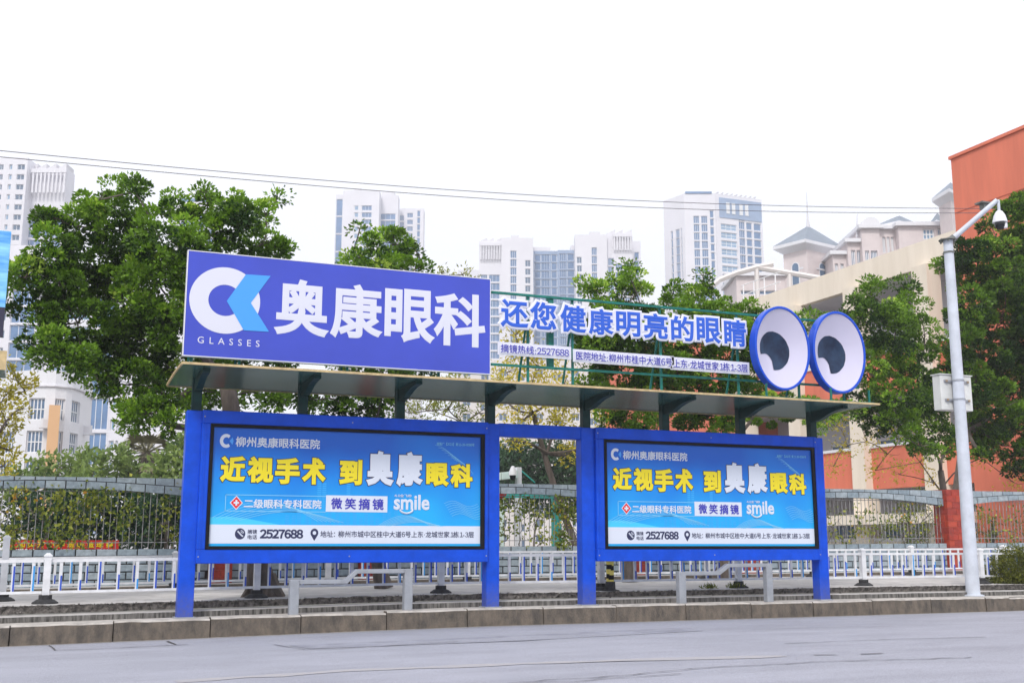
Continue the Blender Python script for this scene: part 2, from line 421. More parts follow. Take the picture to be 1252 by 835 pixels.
patch([(352, 789), (380, 793), (640, 783), (860, 771), (840, 767), (600, 778)], 1)
# kerb stones, one by one
kerb = tag(bpy.data.objects.new('kerb', None), kind='structure'); COL.objects.link(kerb)
jx = [atz(px, 757 - px * 0.023, 0)[0] for px in (13, 139, 257, 367, 471, 569, 661, 750, 834, 913, 988, 1060, 1131, 1197)]
jx = [jx[0] - 4.2, jx[0] - 3.15, jx[0] - 2.1, jx[0] - 1.05] + jx + [jx[-1] + 0.55, jx[-1] + 1.5, jx[-1] + 2.5, jx[-1] + 3.5, jx[-1] + 4.5]
rng0 = random.Random(5)
for i in range(len(jx) - 1):
    a, b = jx[i] + 0.006, jx[i + 1] - 0.006; xm = (a + b) / 2
    dy = rng0.uniform(-.008, .008); z1 = g(xm) + rng0.uniform(-.008, .004); z0 = -0.36
    w2 = 0.17 if xm < 15.9 else 0.15
    if xm > 15.9: dy += 0.05 + 0.02 * (xm - 16); z1 -= 0.02
    q = MB()
    n = 6; zt = [z1 + rng0.uniform(-.006, .004) for _ in range(n + 1)]; yf = [KY + dy + rng0.uniform(-.006, .006) for _ in range(n + 1)]
    for k in range(n):                                     # uneven, slightly chipped arris
        xa, xb = a + (b - a) * k / n, a + (b - a) * (k + 1) / n
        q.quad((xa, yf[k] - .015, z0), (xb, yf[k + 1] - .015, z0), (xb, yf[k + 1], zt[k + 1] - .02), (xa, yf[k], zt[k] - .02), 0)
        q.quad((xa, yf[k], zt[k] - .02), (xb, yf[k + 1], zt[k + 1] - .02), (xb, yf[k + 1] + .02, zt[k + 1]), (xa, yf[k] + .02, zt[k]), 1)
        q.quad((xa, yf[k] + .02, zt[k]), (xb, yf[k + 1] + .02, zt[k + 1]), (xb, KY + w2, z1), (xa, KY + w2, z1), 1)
    for xx, s in ((a, 1), (b, -1)):
        p = [(xx, KY + dy - .015, z0), (xx, KY + dy, z1 - .02), (xx, KY + dy + .02, z1), (xx, KY + w2, z1), (xx, KY + w2, z0)]
        q.add(p, [tuple(range(5))[::s]], 0)
    q.build('kerb_stone', [KERB, KERBT], kerb)
m = MB()
for i in range(len(xs) - 1):
    a, b = xs[i], xs[i + 1]
    m.quad((a, KY - .06, rz(a) + .003), (b, KY - .06, rz(b) + .003), (b, KY + .01, rz(b) + .003), (a, KY + .01, rz(a) + .003))
tag(m.build('gutter_line', PALEG, road), kind='structure')
def band(name, y0, z0, y1, z1, mt, jitter=0, seed=0, step=0.1, xa=-8, xb=26, yj=0):
    """a strip along the street between two longitudinal edges, following the slight fall of the street"""
    r = random.Random(seed); q = MB(); n = int((xb - xa) / step) if jitter or yj else 40
    P = []; z0f = z0 if callable(z0) else (lambda x: z0 + g(x)); z1f = z1 if callable(z1) else (lambda x: z1 + g(x))
    for i in range(n + 1):
        x = xa + (xb - xa) * i / n
        P.append(((x, y0 + r.uniform(-yj, yj), z0f(x)), (x, y1 + r.uniform(-yj, yj), z1f(x) + r.uniform(-jitter, jitter))))
    for i in range(n): q.quad(P[i][0], P[i + 1][0], P[i + 1][1], P[i][1])
    return struct(name, q, mt)
def pz(x): return 0.165 + 0.75 * g(x)
band('shelter_platform', KY + .14, -0.012, 16.02, -0.012, KERBT)
band('stone_step', 15.96, -0.05, 15.97, 0.058, RISER, 0.004, 2, 0.12)
band('step_tread', 15.97, 0.058, 16.32, 0.066, PAVE, 0, 3)
band('pavement_edge', 16.30, 0.078, 16.27, lambda x: pz(x) - .003, ROUGH, 0.012, 4, 0.07, yj=0.02)
q = MB()
for i in range(60):                                         # pavement sheet with a slight break of slope
    xa, xb = -12 + i * 0.75, -11.25 + i * 0.75
    q.quad((xa, 16.25, pz(xa)), (xb, 16.25, pz(xb)), (xb, 21.35, pz(xb) + .004 * max(0, xb)), (xa, 21.35, pz(xa) + .004 * max(0, xa)))
struct('pavement', q, PAVE)
q = MB(); r = random.Random(9)
for i in range(900):                                        # loose broken bits along the edge
    x = r.uniform(-3, 19); y = 16.27 + r.uniform(-.05, .10); s_ = r.uniform(.008, .028); z = pz(x) + (-.01 if y > 16.27 else -r.uniform(0, .09))
    q.ob((x, y, z - s_ * .3), (s_, r.uniform(-.01, .01), 0), (0, s_, r.uniform(-.01, .01)), (0, 0, s_ * .7))
tag(q.build('broken_stone_chips', ROUGH, None), 'grey broken stone chips along the rough pavement edge', 'gravel', kind='stuff')

# ================================================================== THE AD SHELTER
YS = 15.70
sh = thing('advertising_shelter', 'long blue roadside advertising shelter with two framed posters under a flat canopy', 'shelter', loc=(7.03, YS, 0))
def S(mb, name, mt, parent=None, bevel=0.0, smooth=False):  # build in world coordinates, parent to the shelter
    o = mb.build(name, mt, parent or sh, smooth=smooth, bevel=bevel)
    if parent is None: o.location = (-7.03, -YS, 0)
    return o
for x0, x1 in ((1.765, 1.975), (6.13, 6.335), (7.70, 7.925), (12.09, 12.29)):
    p = S(MB().box(x0, x1, YS, YS + .2, -0.03 + (g(x0) if x0 < 3 else 0), 2.69), 'post', BLUE, bevel=.012)
    MB().box(x0 - .03, x1 + .03, YS - .03, YS + .23, -0.012 + g(x0), 0.004 + g(x0)).build('base_plate', GREY, p)
S(MB().box(6.335, 7.70, YS + .01, YS + .19, 2.505, 2.70), 'header_beam', BLUE, bevel=.008)
panels = []
for x0, x1 in ((1.80, 6.15), (7.80, 12.27)):
    pass
PGRAD = None
def poster_mat():
    m = bpy.data.materials.new('poster blue print'); m.use_nodes = True; t = m.node_tree; b = t.nodes['Principled BSDF']
    tc = t.nodes.new('ShaderNodeTexCoord'); sx = t.nodes.new('ShaderNodeSeparateXYZ'); t.links.new(tc.outputs['Object'], sx.inputs[0])
    n = t.nodes.new('ShaderNodeTexNoise'); n.inputs['Scale'].default_value = 1.1; n.inputs['Detail'].default_value = 1; t.links.new(tc.outputs['Object'], n.inputs[0])
    ad = t.nodes.new('ShaderNodeMath'); ad.operation = 'MULTIPLY_ADD'; ad.inputs[1].default_value = 0.9; t.links.new(n.outputs[0], ad.inputs[0])
    mr = t.nodes.new('ShaderNodeMapRange'); mr.inputs[1].default_value = 1.7; mr.inputs[2].default_value = 0.0; mr.inputs[3].default_value = -0.55; mr.inputs[4].default_value = 0.75
    t.links.new(sx.outputs[2], mr.inputs[0]); t.links.new(mr.outputs[0], ad.inputs[2])
    r = t.nodes.new('ShaderNodeValToRGB'); e = r.color_ramp.elements
    e[0].position = 0.0; e[0].color = (0.004, 0.11, 0.56, 1); e[1].position = 1.0; e[1].color = (0.012, 0.40, 0.84, 1)
    x = e.new(0.42); x.color = (0.004, 0.20, 0.70, 1)
    t.links.new(ad.outputs[0], r.inputs[0]); t.links.new(r.outputs[0], b.inputs['Base Color'])
    b.inputs['Roughness'].default_value = 0.3; b.inputs['Specular IOR Level'].default_value = 0.3; b.inputs['Coat Weight'].default_value = 0.05; b.inputs['Coat Roughness'].default_value = 0.08
    return m
POSTER = poster_mat()
PW = mat('poster white', (0.64, 0.69, 0.80), 0.4)
PL = mat('poster pale line', (0.20, 0.56, 0.84), 0.4)
PH = mat('poster cyan hill', (0.05, 0.55, 0.84), 0.4)
PH2 = mat('poster tower silhouettes', (0.02, 0.36, 0.82), 0.4)
def lx(cx, cy, Y): p = aty(240 + cx / 3.478, 500 + cy / 3.478, Y); return p[0], p[2]
def ringpts(cx, cz, rx, rz_, a0, a1, n): return [(cx + rx * cos(a0 + (a1 - a0) * k / n), cz + rz_ * sin(a0 + (a1 - a0) * k / n)) for k in range(n + 1)]
def poster(ox, first):
    YP = YS - .06
    x0, x1, z0, z1 = (1.965 + ox if ox == 0 else 7.925), (6.13 if ox == 0 else 12.11), .645, 2.695
    a, b, c, d = 2.08 + ox, 6.075 + ox, .83, 2.515
    lb = MB()                                               # light box frame: four blue members round the bezel opening
    lb.box(x0, x1, YP, YS + .19, z0, c); lb.box(x0, x1, YP, YS + .19, d, z1); lb.box(x0, a, YP, YS + .19, c, d); lb.box(b, x1, YP, YS + .19, c, d)
    fr = S(lb, 'poster_frame', BLUE, bevel=.010)
    for xx in (x0 + .045, x1 - .060): MB().box(xx, xx + .014, YP - .006, YP - .001, z0 + .02, z1 - .02).build('cover_strip', BLUE, fr)
    for xx in (x0 + .03, (x0 + x1) / 2, x1 - .03):
        for zz in (z0 + .09, z1 - .09): m = MB(); m.tube([(xx, YP - .001, zz), (xx, YP - .007, zz)], .010, 8); m.build('bolt', GREY, fr)
    bz = MB(); t_ = .045; t2 = .06
    bz.box(a, b, YP - .006, YS + .10, c, c + t_); bz.box(a, b, YP - .006, YS + .10, d - t_, d)
    bz.box(a, a + t_, YP - .006, YS + .10, c + t_, d - t_); bz.box(b - t2, b, YP - .006, YS + .10, c + t_, d - t_)
    S(bz, 'bezel', BLACK)
    A, B, Cc, Dd = a + t_, b - t2, c + t_, d - t_
    YQ = YS - .03
    ps = MB().box(0, B - A, 0, .04, 0, Dd - Cc).build('poster', POSTER, sh, loc=(A - 7.03, YQ - YS, Cc))
    def pp(mb, name, mt):
        o = mb.build(name, mt, ps); o.location = (-A, -YQ, -Cc)
        if name in ('printed_skyline', 'printed_wave_lines', 'phone_icon', 'outline_box'): o['kind'] = 'stuff'
        return o
    def pt(body, cx0, cx1, ct0, cb0, m_, bold, y, grow=0, name='lettering', **k):
        # crop pixels of the left poster: left/right x and the top/bottom at the left end
        xa, zt = lx(cx0, ct0, YQ); _, zb = lx(cx0, cb0, YQ); xb, _ = lx(cx1, ct0, YQ)
        o = letters(name, body, xa + ox, xb + ox, zb, zt, y, m_, bold, ps, grow=grow, **k); o.location = (-A, -YQ, -Cc)
        if len(body) > 1 and cb0 - ct0 < 60: o['kind'] = 'stuff'                      # small print
        return o
    # printed background: hills, arcs, faint towers
    q = MB(); y = YQ - .0015
    def hill(pts, y): MBq = MB(); MBq.add([(x + ox, y, z) for x, z in pts], [tuple(range(len(pts)))[::-1]]); return MBq
    zs = lx(60, 492, YQ)[1]
    pp(hill([(2.125, zs), (2.125, zs + .10), (2.35, zs + .115), (2.6, zs + .09), (2.95, zs + .03), (3.1, zs)], y), 'printed_hill', PH)
    tw = MB(); rr = random.Random(4)
    for k in range(19):
        xx = 3.15 + k * .085 + rr.uniform(-.02, .02) + ox; h = rr.uniform(.12, .45) + (.45 if k in (5, 6, 10) else 0)
        for j in range(int(h / .03)): tw.quad((xx, y, zs + j * .03), (xx + .055, y, zs + j * .03), (xx + .055, y, zs + j * .03 + .018), (xx, y, zs + j * .03 + .018))
    pp(tw, 'printed_skyline', PH2)
    ln = MB(); y0_ = y
    def arc(pts, w_):
        nonlocal y; y -= .00006
        for i in range(len(pts) - 1):
            (xa, za), (xb, zb) = pts[i], pts[i + 1]; l = math.hypot(xb - xa, zb - za) + 1e-9; nx, nz = -(zb - za) / l * w_ / 2, (xb - xa) / l * w_ / 2
            ln.quad((xa + nx + ox, y - .001, za + nz), (xa - nx + ox, y - .001, za - nz), (xb - nx + ox, y - .001, zb - nz), (xb + nx + ox, y - .001, zb + nz))
    for k in range(7):
        arc([(2.15 + .06 * k + 1.45 * t, zs + .02 + (.30 - .022 * k) * sin(pi * (.08 + .88 * t))) for t in np.linspace(0, 1, 14)], .006)
        arc([(4.45 + .03 * k + .8 * t, zs + (.15 - .015 * k) * sin(pi * t)) for t in np.linspace(0, 1, 12)], .006)
        arc([(5.45 + .02 * k + .52 * t, zs + .33 - .03 * k + .04 * sin(2 * pi * t)) for t in np.linspace(0, 1, 10)], .005)
        arc([(5.30 + .05 * k + .3 * t, 2.33 - .035 * k - .2 * t * t) for t in np.linspace(0, 1, 8)], .004)
    pp(ln, 'printed_wave_lines', PL); y = y0_
    # white address strip
    zt, zb = lx(60, 490, YQ)[1], lx(60, 571, YQ)[1]
    pp(MB().quad((A + .003, y - .002, zb), (B - .003, y - .002, zb), (B - .003, y - .002, zt), (A + .003, y - .002, zt)), 'address_strip', PW)
    y2 = YQ - .004
    pt('地址：柳州市城中区桂中大道6号上东·龙城世家1栋1-3层', 527, 1180, 517, 545, NAVY, .012, y2)
    pt('2527688', 270, 455, 510, 550, NAVY, .045, y2)
    pt('摘镜', 218, 258, 511, 530, NAVY, .012, y2); pt('电话', 218, 258, 534, 553, NAVY, .012, y2)
    cx, cz = lx(186, 530, YQ); ic = MB(); ic.add([(x + ox, y2, z) for x, z in ringpts(cx, cz, .07, .075, 0, 2 * pi, 20)[:-1]], [tuple(range(20))]); pp(ic, 'phone_icon', NAVY)
    ic = MB()
    for (ax, az), (bx, bz_) in ((((-.035), .035), (-.012, .012)), ((-.012, .012), (.015, -.018)), ((.015, -.018), (.038, -.035))):
        ic.tube([(cx + ax + ox, y2 - .003, cz + az), (cx + bx + ox, y2 - .003, cz + bz_)], .011, 6)
    for r_ in (.03, .048): 
        P = ringpts(cx, cz, r_, r_, .15, 1.4, 6)
        ic.tube([(x + ox, y2 - .002, z) for x, z in P], .005, 5)
    pp(ic, 'phone_icon', PW)
    cx, cz = lx(502, 526, YQ); ic = MB(); P = ringpts(cx, cz, .055, .06, radians(-30), radians(210), 16) + [(cx, cz - .11)]
    ic.add([(x + ox, y2, z) for x, z in P], [tuple(range(len(P)))]); pp(ic, 'map_pin_icon', NAVY)
    ic = MB(); P = ringpts(cx, cz, .025, .027, 0, 2 * pi, 12)[:-1]; ic.add([(x + ox, y2 - .002, z) for x, z in P], [tuple(range(len(P)))]); pp(ic, 'map_pin_icon', PW)
    # heading line
    cx, cz = lx(127, 135, YQ); emb = MB(); P = ringpts(cx, cz, .085, .095, radians(50), radians(310), 16); Q = ringpts(cx + .004, cz, .045, .05, radians(50), radians(310), 16)
    for k in range(16): emb.quad((P[k][0] + ox, y2, P[k][1]), (P[k + 1][0] + ox, y2, P[k + 1][1]), (Q[k + 1][0] + ox, y2, Q[k + 1][1]), (Q[k][0] + ox, y2, Q[k][1]))
    pp(emb, 'emblem', PW)
    emb = MB(); emb.add([(cx + .045 + ox, y2, cz), (cx + .085 + ox, y2, cz - .05), (cx + .10 + ox, y2, cz), (cx + .085 + ox, y2, cz + .05)], [(0, 1, 2, 3)]); pp(emb, 'emblem', CYAN)
    pt('柳州奥康眼科医院', 168, 527, 116, 160, PW, .022, y2)
    pt('桂医广【2023】第11-28-0096号', 1022, 1182, 141, 154, PL, .01, y2)
    # main slogan
    def two(body, c0, c1, t0, b0, col, bold, gr):
        pt(body, c0, c1, t0, b0, NAVY, bold, y2 + .002, grow=gr); pt(body, c0, c1, t0, b0, col, bold, y2 - .004)
    two('近', 104, 212, 198, 310, YEL, .05, .010); two('视', 219, 330, 200, 314, YEL, .05, .010); two('手', 337, 442, 205, 318, YEL, .05, .010); two('术', 450, 553, 206, 320, YEL, .05, .010)
    two('到', 609, 706, 214, 322, YEL, .05, .010)
    two('奥', 724, 842, 176, 325, PW, .055, .010); two('康', 852, 965, 180, 330, PW, .055, .010)
    two('眼', 978, 1075, 228, 328, YEL, .05, .010); two('科', 1080, 1175, 232, 332, YEL, .05, .010)
    # second row
    (xa, za), (xb, _) = lx(124, 362, YQ), lx(552, 362, YQ); zc = lx(124, 434, YQ)[1]; ic = MB()
    for q0, q1, q2, q3 in ((xa, xb, za - .01, za), (xa, xb, zc, zc + .01), (xa, xa + .01, zc, za)):
        ic.quad((q0 + ox, y2, q2), (q1 + ox, y2, q2), (q1 + ox, y2, q3), (q0 + ox, y2, q3))
    pp(ic, 'outline_box', PL)
    cx, cz = lx(170, 398, YQ)
    for s_, mt_, dy in ((.088, PW, 0), (.074, REDP, .001)):
        ic = MB(); ic.add([(cx - s_ + ox, y2 - dy, cz), (cx + ox, y2 - dy, cz - s_ * 1.1), (cx + s_ + ox, y2 - dy, cz), (cx + ox, y2 - dy, cz + s_ * 1.1)], [(0, 1, 2, 3)]); pp(ic, 'red_cross_emblem', mt_)
    ic = MB(); ic.box(cx - .036 + ox, cx + .036 + ox, y2 - .003, y2 - .002, cz - .013, cz + .013); ic.box(cx - .012 + ox, cx + .012 + ox, y2 - .0035, y2 - .0015, cz - .038, cz + .038); pp(ic, 'red_cross_emblem', PW)
    pt('二级眼科专科医院', 203, 533, 381, 421, PW, .025, y2)
    (xa, za), (xb, _) = lx(552, 366, YQ), lx(813, 366, YQ); zc = lx(552, 436, YQ)[1]
    pp(MB().quad((xa + ox, y2, zc), (xb + ox, y2, zc), (xb + ox, y2, za), (xa + ox, y2, za)), 'white_box', PW)
    for k, ch in enumerate('微笑摘镜'): pt(ch, 573 + k * 58.5, 573 + k * 58.5 + 48, 377 + k * 1.2, 425 + k * 1.2, NAVYB, .022, y2 - .003)
    pt('4.0全飞秒', 842, 916, 361, 374, PW, .02, y2)
    pt('smile', 840, 992, 362, 428, PW, .03, y2)
    cx, cz = lx(893, 420, YQ); ic = MB(); P = ringpts(cx, cz, .105, .075, radians(195), radians(345), 10)
    ic.tube([(x + ox, y2 - .004, z) for x, z in P], [.006] + [.014] * 9 + [.006], 6); pp(ic, 'smile_arc', PW)
poster(0, True); poster(5.985, False)
# canopy: a thin slab bowed slightly, golden edge trim, posts with curved brackets
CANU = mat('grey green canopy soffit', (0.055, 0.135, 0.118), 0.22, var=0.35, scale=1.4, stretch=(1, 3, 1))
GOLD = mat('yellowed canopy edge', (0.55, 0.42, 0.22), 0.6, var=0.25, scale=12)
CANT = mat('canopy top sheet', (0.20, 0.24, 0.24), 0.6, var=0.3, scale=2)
cy0, cy1 = 14.72, 16.32
def cz_(t): return 3.165 - .075 * t + .018 * sin(pi * t)
cm = MB(); N = 10; xl = lambda t: 1.575 - .02 * t; xr = lambda t: 12.69 - .18 * t
for k in range(N):
    t0, t1 = k / N, (k + 1) / N; ya, yb = cy0 + (cy1 - cy0) * t0, cy0 + (cy1 - cy0) * t1
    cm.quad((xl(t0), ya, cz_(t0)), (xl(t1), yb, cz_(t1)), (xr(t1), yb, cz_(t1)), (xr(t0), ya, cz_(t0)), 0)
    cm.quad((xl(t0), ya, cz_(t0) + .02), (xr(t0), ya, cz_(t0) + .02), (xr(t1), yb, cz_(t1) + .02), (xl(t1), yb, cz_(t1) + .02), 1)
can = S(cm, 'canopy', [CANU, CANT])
for a, b in (((xl(0) - .01, cy0 - .025, cz_(0) - .004), (xr(0) + .01, cy0, cz_(0) + .026)), ((xl(1) - .01, cy1, cz_(1) - .012), (xr(1) + .01, cy1 + .025, cz_(1) + .03))):
    MB().box(a[0], b[0], a[1], b[1], a[2], b[2]).build('edge_trim', GOLD, can)
for xf, s_ in ((xl, -1), (xr, 1)):
    e_ = MB()
    for k in range(N):
        t0, t1 = k / N, (k + 1) / N
        e_.ob((xf(t0) + (0 if s_ > 0 else -.022), cy0 + (cy1 - cy0) * t0, cz_(t0) - .004), (.022, 0, 0), (xf(t1) - xf(t0), (cy1 - cy0) / N, cz_(t1) - cz_(t0)), (0, 0, .030))
    e_.build('edge_trim', GOLD, can)
for x in (1.90, 3.37, 4.81, 6.24, 7.85, 9.28, 10.74, 12.19):
    ps = S(MB().box(x - .065, x + .065, 15.80, 15.92, 2.69, 3.15), 'canopy_post', GREEN, bevel=.006)
    br = MB(); top = []; bot = []
    for k in range(9):
        t = k / 8; y = 15.80 - .86 * t; zt = cz_((y - cy0) / (cy1 - cy0)) - .004
        zb = 2.86 + (zt - .05 - 2.86) * (1 - (1 - t) ** 2.2)
        top.append((y, zt)); bot.append((y, zb - 0.0))
    for k in range(8):
        br.add([(x - .045, top[k][0], top[k][1]), (x + .045, top[k][0], top[k][1]), (x + .045, top[k + 1][0], top[k + 1][1]), (x - .045, top[k + 1][0], top[k + 1][1]),
                (x - .045, bot[k][0], max(bot[k][1], top[k][1] - .16)), (x + .045, bot[k][0], max(bot[k][1], top[k][1] - .16)), (x + .045, bot[k + 1][0], max(bot[k + 1][1], top[k + 1][1] - .16)), (x - .045, bot[k + 1][0], max(bot[k + 1][1], top[k + 1][1] - .16))],
               [(0, 1, 2, 3), (7, 6, 5, 4), (0, 4, 5, 1), (2, 6, 7, 3), (1, 5, 6, 2), (3, 7, 4, 0)])
    br.build('bracket', GREEN, ps)
# seat rails (stepped, grey) in front of the posters
for (xa, xb, xm0, xm1, y, zl, zh, lab) in ((3.20, 4.93, 4.02, 4.13, 15.52, .40, .535, 'stepped grey steel leaning rail below the left poster'), (9.30, 11.05, 10.08, 10.24, 15.60, .455, .575, 'stepped grey steel leaning rail below the right poster')):
    t = thing('leaning_rail', lab, 'rail', 'stepped leaning rails at the shelter', (xa, y, g(xa)))
    L_ = lambda mb, n: mb.build(n, GREY, t, bevel=.008, loc=(-xa, -y, -g(xa)))
    L_(MB().box(xa, xa + .125, y - .05, y + .06, -.012 + g(xa), zl + .025), 'leg')
    L_(MB().box(xb - .12, xb, y - .05, y + .06, -.012 + g(xb), zh + .025), 'leg')
    rl = MB(); h = .055
    P = [(xa + .125, zl - h + .02), (xm0 - .03, zl - h + .02), (xm1, zh - h + .02), (xb - .12, zh - h + .02), (xb - .12, zh + .025), (xm1 - .02, zh + .025), (xm0 - .06, zl + .025), (xa + .125, zl + .025)]
    rl.prism(P, y - .045, y + .055)
    L_(rl, 'seat_bar')

# ================================================================== THE ROOF SIGNS
sg = thing('roof_sign', 'large flat blue violet sign board with white letters above the left poster', 'sign', loc=(3.92, YS, 3.44))
SX0, SX1, SZ0, SZ1 = 1.675, 6.17, 3.44, 4.905
o = MB().box(SX0, SX1, YS, YS + .07, SZ0, SZ1).build('board', BLUE2, sg, loc=(-3.92, -YS, -3.44))
e = MB()
for a in ((SX0 - .012, SX0, SZ0 - .012, SZ1 + .012), (SX1, SX1 + .012, SZ0 - .012, SZ1 + .012)): e.box(a[0], a[1], YS - .004, YS + .09, a[2], a[3])
for a in ((SZ0 - .012, SZ0), (SZ1, SZ1 + .012)): e.box(SX0, SX1, YS - .004, YS + .09, a[0], a[1])
e.build('edge_trim', WHITE, sg, loc=(-3.92, -YS, -3.44))
def sp(px, py, Y=YS): p = aty(px, py, Y); return p[0], p[2]
def sc_(cx, cy): return sp(200 + cx / 2.981, 290 + cy / 2.981)
def SG(o): o.location = (-3.92, -YS, -3.44); return o
(x0_, _), (x1_, _) = sc_(93, 230), sc_(352, 235); _, zt_ = sc_(222, 110); _, zb_ = sc_(222, 352)
ccx, ccz, crx, crz = (x0_ + x1_) / 2, (zt_ + zb_) / 2, (x1_ - x0_) / 2, (zt_ - zb_) / 2
P = ringpts(ccx, ccz, crx, crz, 0, 2 * pi, 56); Q = ringpts(ccx - .0, ccz, crx * .47, crz * .47, 0, 2 * pi, 56)
m = MB()
for k in range(56): m.quad((P[k][0], YS - .004, P[k][1]), (P[k + 1][0], YS - .004, P[k + 1][1]), (Q[k + 1][0], YS - .004, Q[k + 1][1]), (Q[k][0], YS - .004, Q[k][1]))
SG(m.build('emblem_ring', WHITEL, sg))
K = [sc_(300, 136), sc_(390, 142), sc_(318, 240), sc_(384, 345), sc_(292, 340), sc_(230, 233)]
m = MB(); m.add([(x, YS - .007, z) for x, z in K], [(0, 2, 1), (0, 5, 2), (5, 4, 2), (4, 3, 2)])
SG(m.build('emblem_arrow', CYAN, sg))
SG(letters('lettering', 'GLASSES', sc_(124, 372)[0], sc_(350, 388)[0], sc_(235, 393)[1], sc_(235, 369)[1], YS - .001, WHITEL, .004, sg, spacing=1.9))
for ch, c0, c1, t0, b0 in (('奥', 403, 605, 155, 360), ('康', 608, 800, 172, 372), ('眼', 806, 990, 190, 385), ('科', 985, 1173, 205, 398)):
    xa, xb = sc_(c0, 270)[0], sc_(c1, 280)[0]; cc = (c0 + c1) / 2
    SG(letters('letter', ch, xa, xb, sc_(cc, b0)[1], sc_(cc, t0)[1], YS - .001, WHITEL, .028, sg, res=6))

fr = thing('sign_scaffold', 'teal green welded steel lattice carrying the roof signs above the canopy', 'scaffold', loc=(9.5, YS + .1, 3.2))
def FR(a, b, r_, name='bar', mt=None):
    m = MB(); a = np.array(a, float); b = np.array(b, float); d = (b - a) / np.linalg.norm(b - a)
    hh = np.array([0, 1., 0]) if abs(d[1]) < .9 else np.array([0, 0, 1.]); u = np.cross(d, hh); u /= np.linalg.norm(u); v = np.cross(d, u)
    m.ob(a - u * r_ - v * r_, b - a, u * 2 * r_, v * 2 * r_); o = m.build(name, mt or GREENL, fr, loc=(-9.5, -YS - .1, -3.2)); return o
YF = YS + .11
FR((1.72, YF, 4.72), (13.2, YF, 4.76), .018, 'rail'); FR((1.72, YF, 3.60), (13.2, YF, 3.62), .018, 'rail')
FR((10.1, YF - .5, 3.27), (13.1, YF - .5, 3.27), .022, 'rail'); FR((10.1, YF + .3, 3.27), (13.1, YF + .3, 3.27), .018, 'rail')
for x in (1.8, 2.45, 4.0, 5.4, 6.86, 7.63, 9.23, 10.72, 11.95, 12.9):
    FR((x, YF + .03, 3.19), (x, YF + .03, 4.74), .017, 'upright'); FR((x, YF + .05, 4.45), (x, YF + .48, 3.19), .014, 'brace')
for x in (10.9, 12.2, 13.0): FR((x, YF - .5, 3.2), (x, YF - .5, 3.5), .014, 'brace')
FR((7.25, YF + .05, 3.62), (7.25, YF + .05, 4.74), .045, 'upright')
FR((5.05, YF + .2, 3.27), (5.4, YF + .2, 3.27), .06, 'power_box', BLACK)
# slogan, letter by letter
sl_ = thing('slogan_sign', 'row of blue cut-out slogan letters with white rims on the green lattice', 'sign', loc=(8.55, YS, 4.1))
LW = mat('letter blue bright', (0.014, 0.10, 0.60), 0.4)
def SL(o): o.location = (-8.55, -YS, -4.1); return o
def c7(cx, cy): return sp(580 + cx / 3.577, 340 + cy / 3.577)
ch7 = (('还', 115, 230, 98, 218), ('您', 243, 352, 108, 225), ('健', 376, 482, 122, 238), ('康', 500, 602, 138, 250), ('明', 620, 718, 150, 256), ('亮', 738, 838, 158, 266), ('的', 860, 952, 170, 274), ('眼', 972, 1070, 176, 285), ('睛', 1092, 1180, 186, 298))
for ch, c0, c1, t0, b0 in ch7:
    c0 -= 4; c1 += 4; t0 -= 2; b0 += 2; cc = (c0 + c1) / 2; xa, xb, zt, zb = c7(c0, (t0 + b0) / 2)[0], c7(c1, (t0 + b0) / 2)[0], c7(cc, t0)[1], c7(cc, b0)[1]
    lt = SL(letters('letter', ch, xa, xb, zb, zt, YS - .02, LW, .030, sl_, thick=.015, res=5))
    letters('rim', ch, xa, xb, zb, zt, YS, WHITEL, .030, lt, thick=.03, grow=.038, res=4)
sub = (('摘镜热线:2527688', 114, 412, 288, 324, 340), ('医院地址:柳州市桂中大道6号', 443, 862, 320, 350, 384), ('上东·龙城世家1栋1-3层', 868, 1192, 354, 372, 406))
for body, c0, c1, tl, tr, br in sub:
    zt, zb = c7(c0, tl)[1], c7(c0, tl + 37)[1]
    lt = SL(letters('lettering', body, c7(c0, tl + 20)[0], c7(c1, tr)[0], zb, zt, YS - .012, NAVYB, .008, sl_, thick=.004))
    letters('rim', body, c7(c0, tl + 20)[0], c7(c1, tr)[0], zb, zt, YS - .002, WHITEL, .008, lt, thick=.008, grow=.018, res=2)
    xa, xb = c7(c0, tl + 20)[0], c7(c1, tr)[0]
    MB().box(xa - .045, xb + .045, YS - .001, YS + .012, zb - .035, zt + .035).build('backing_strip', WHITEL, lt)
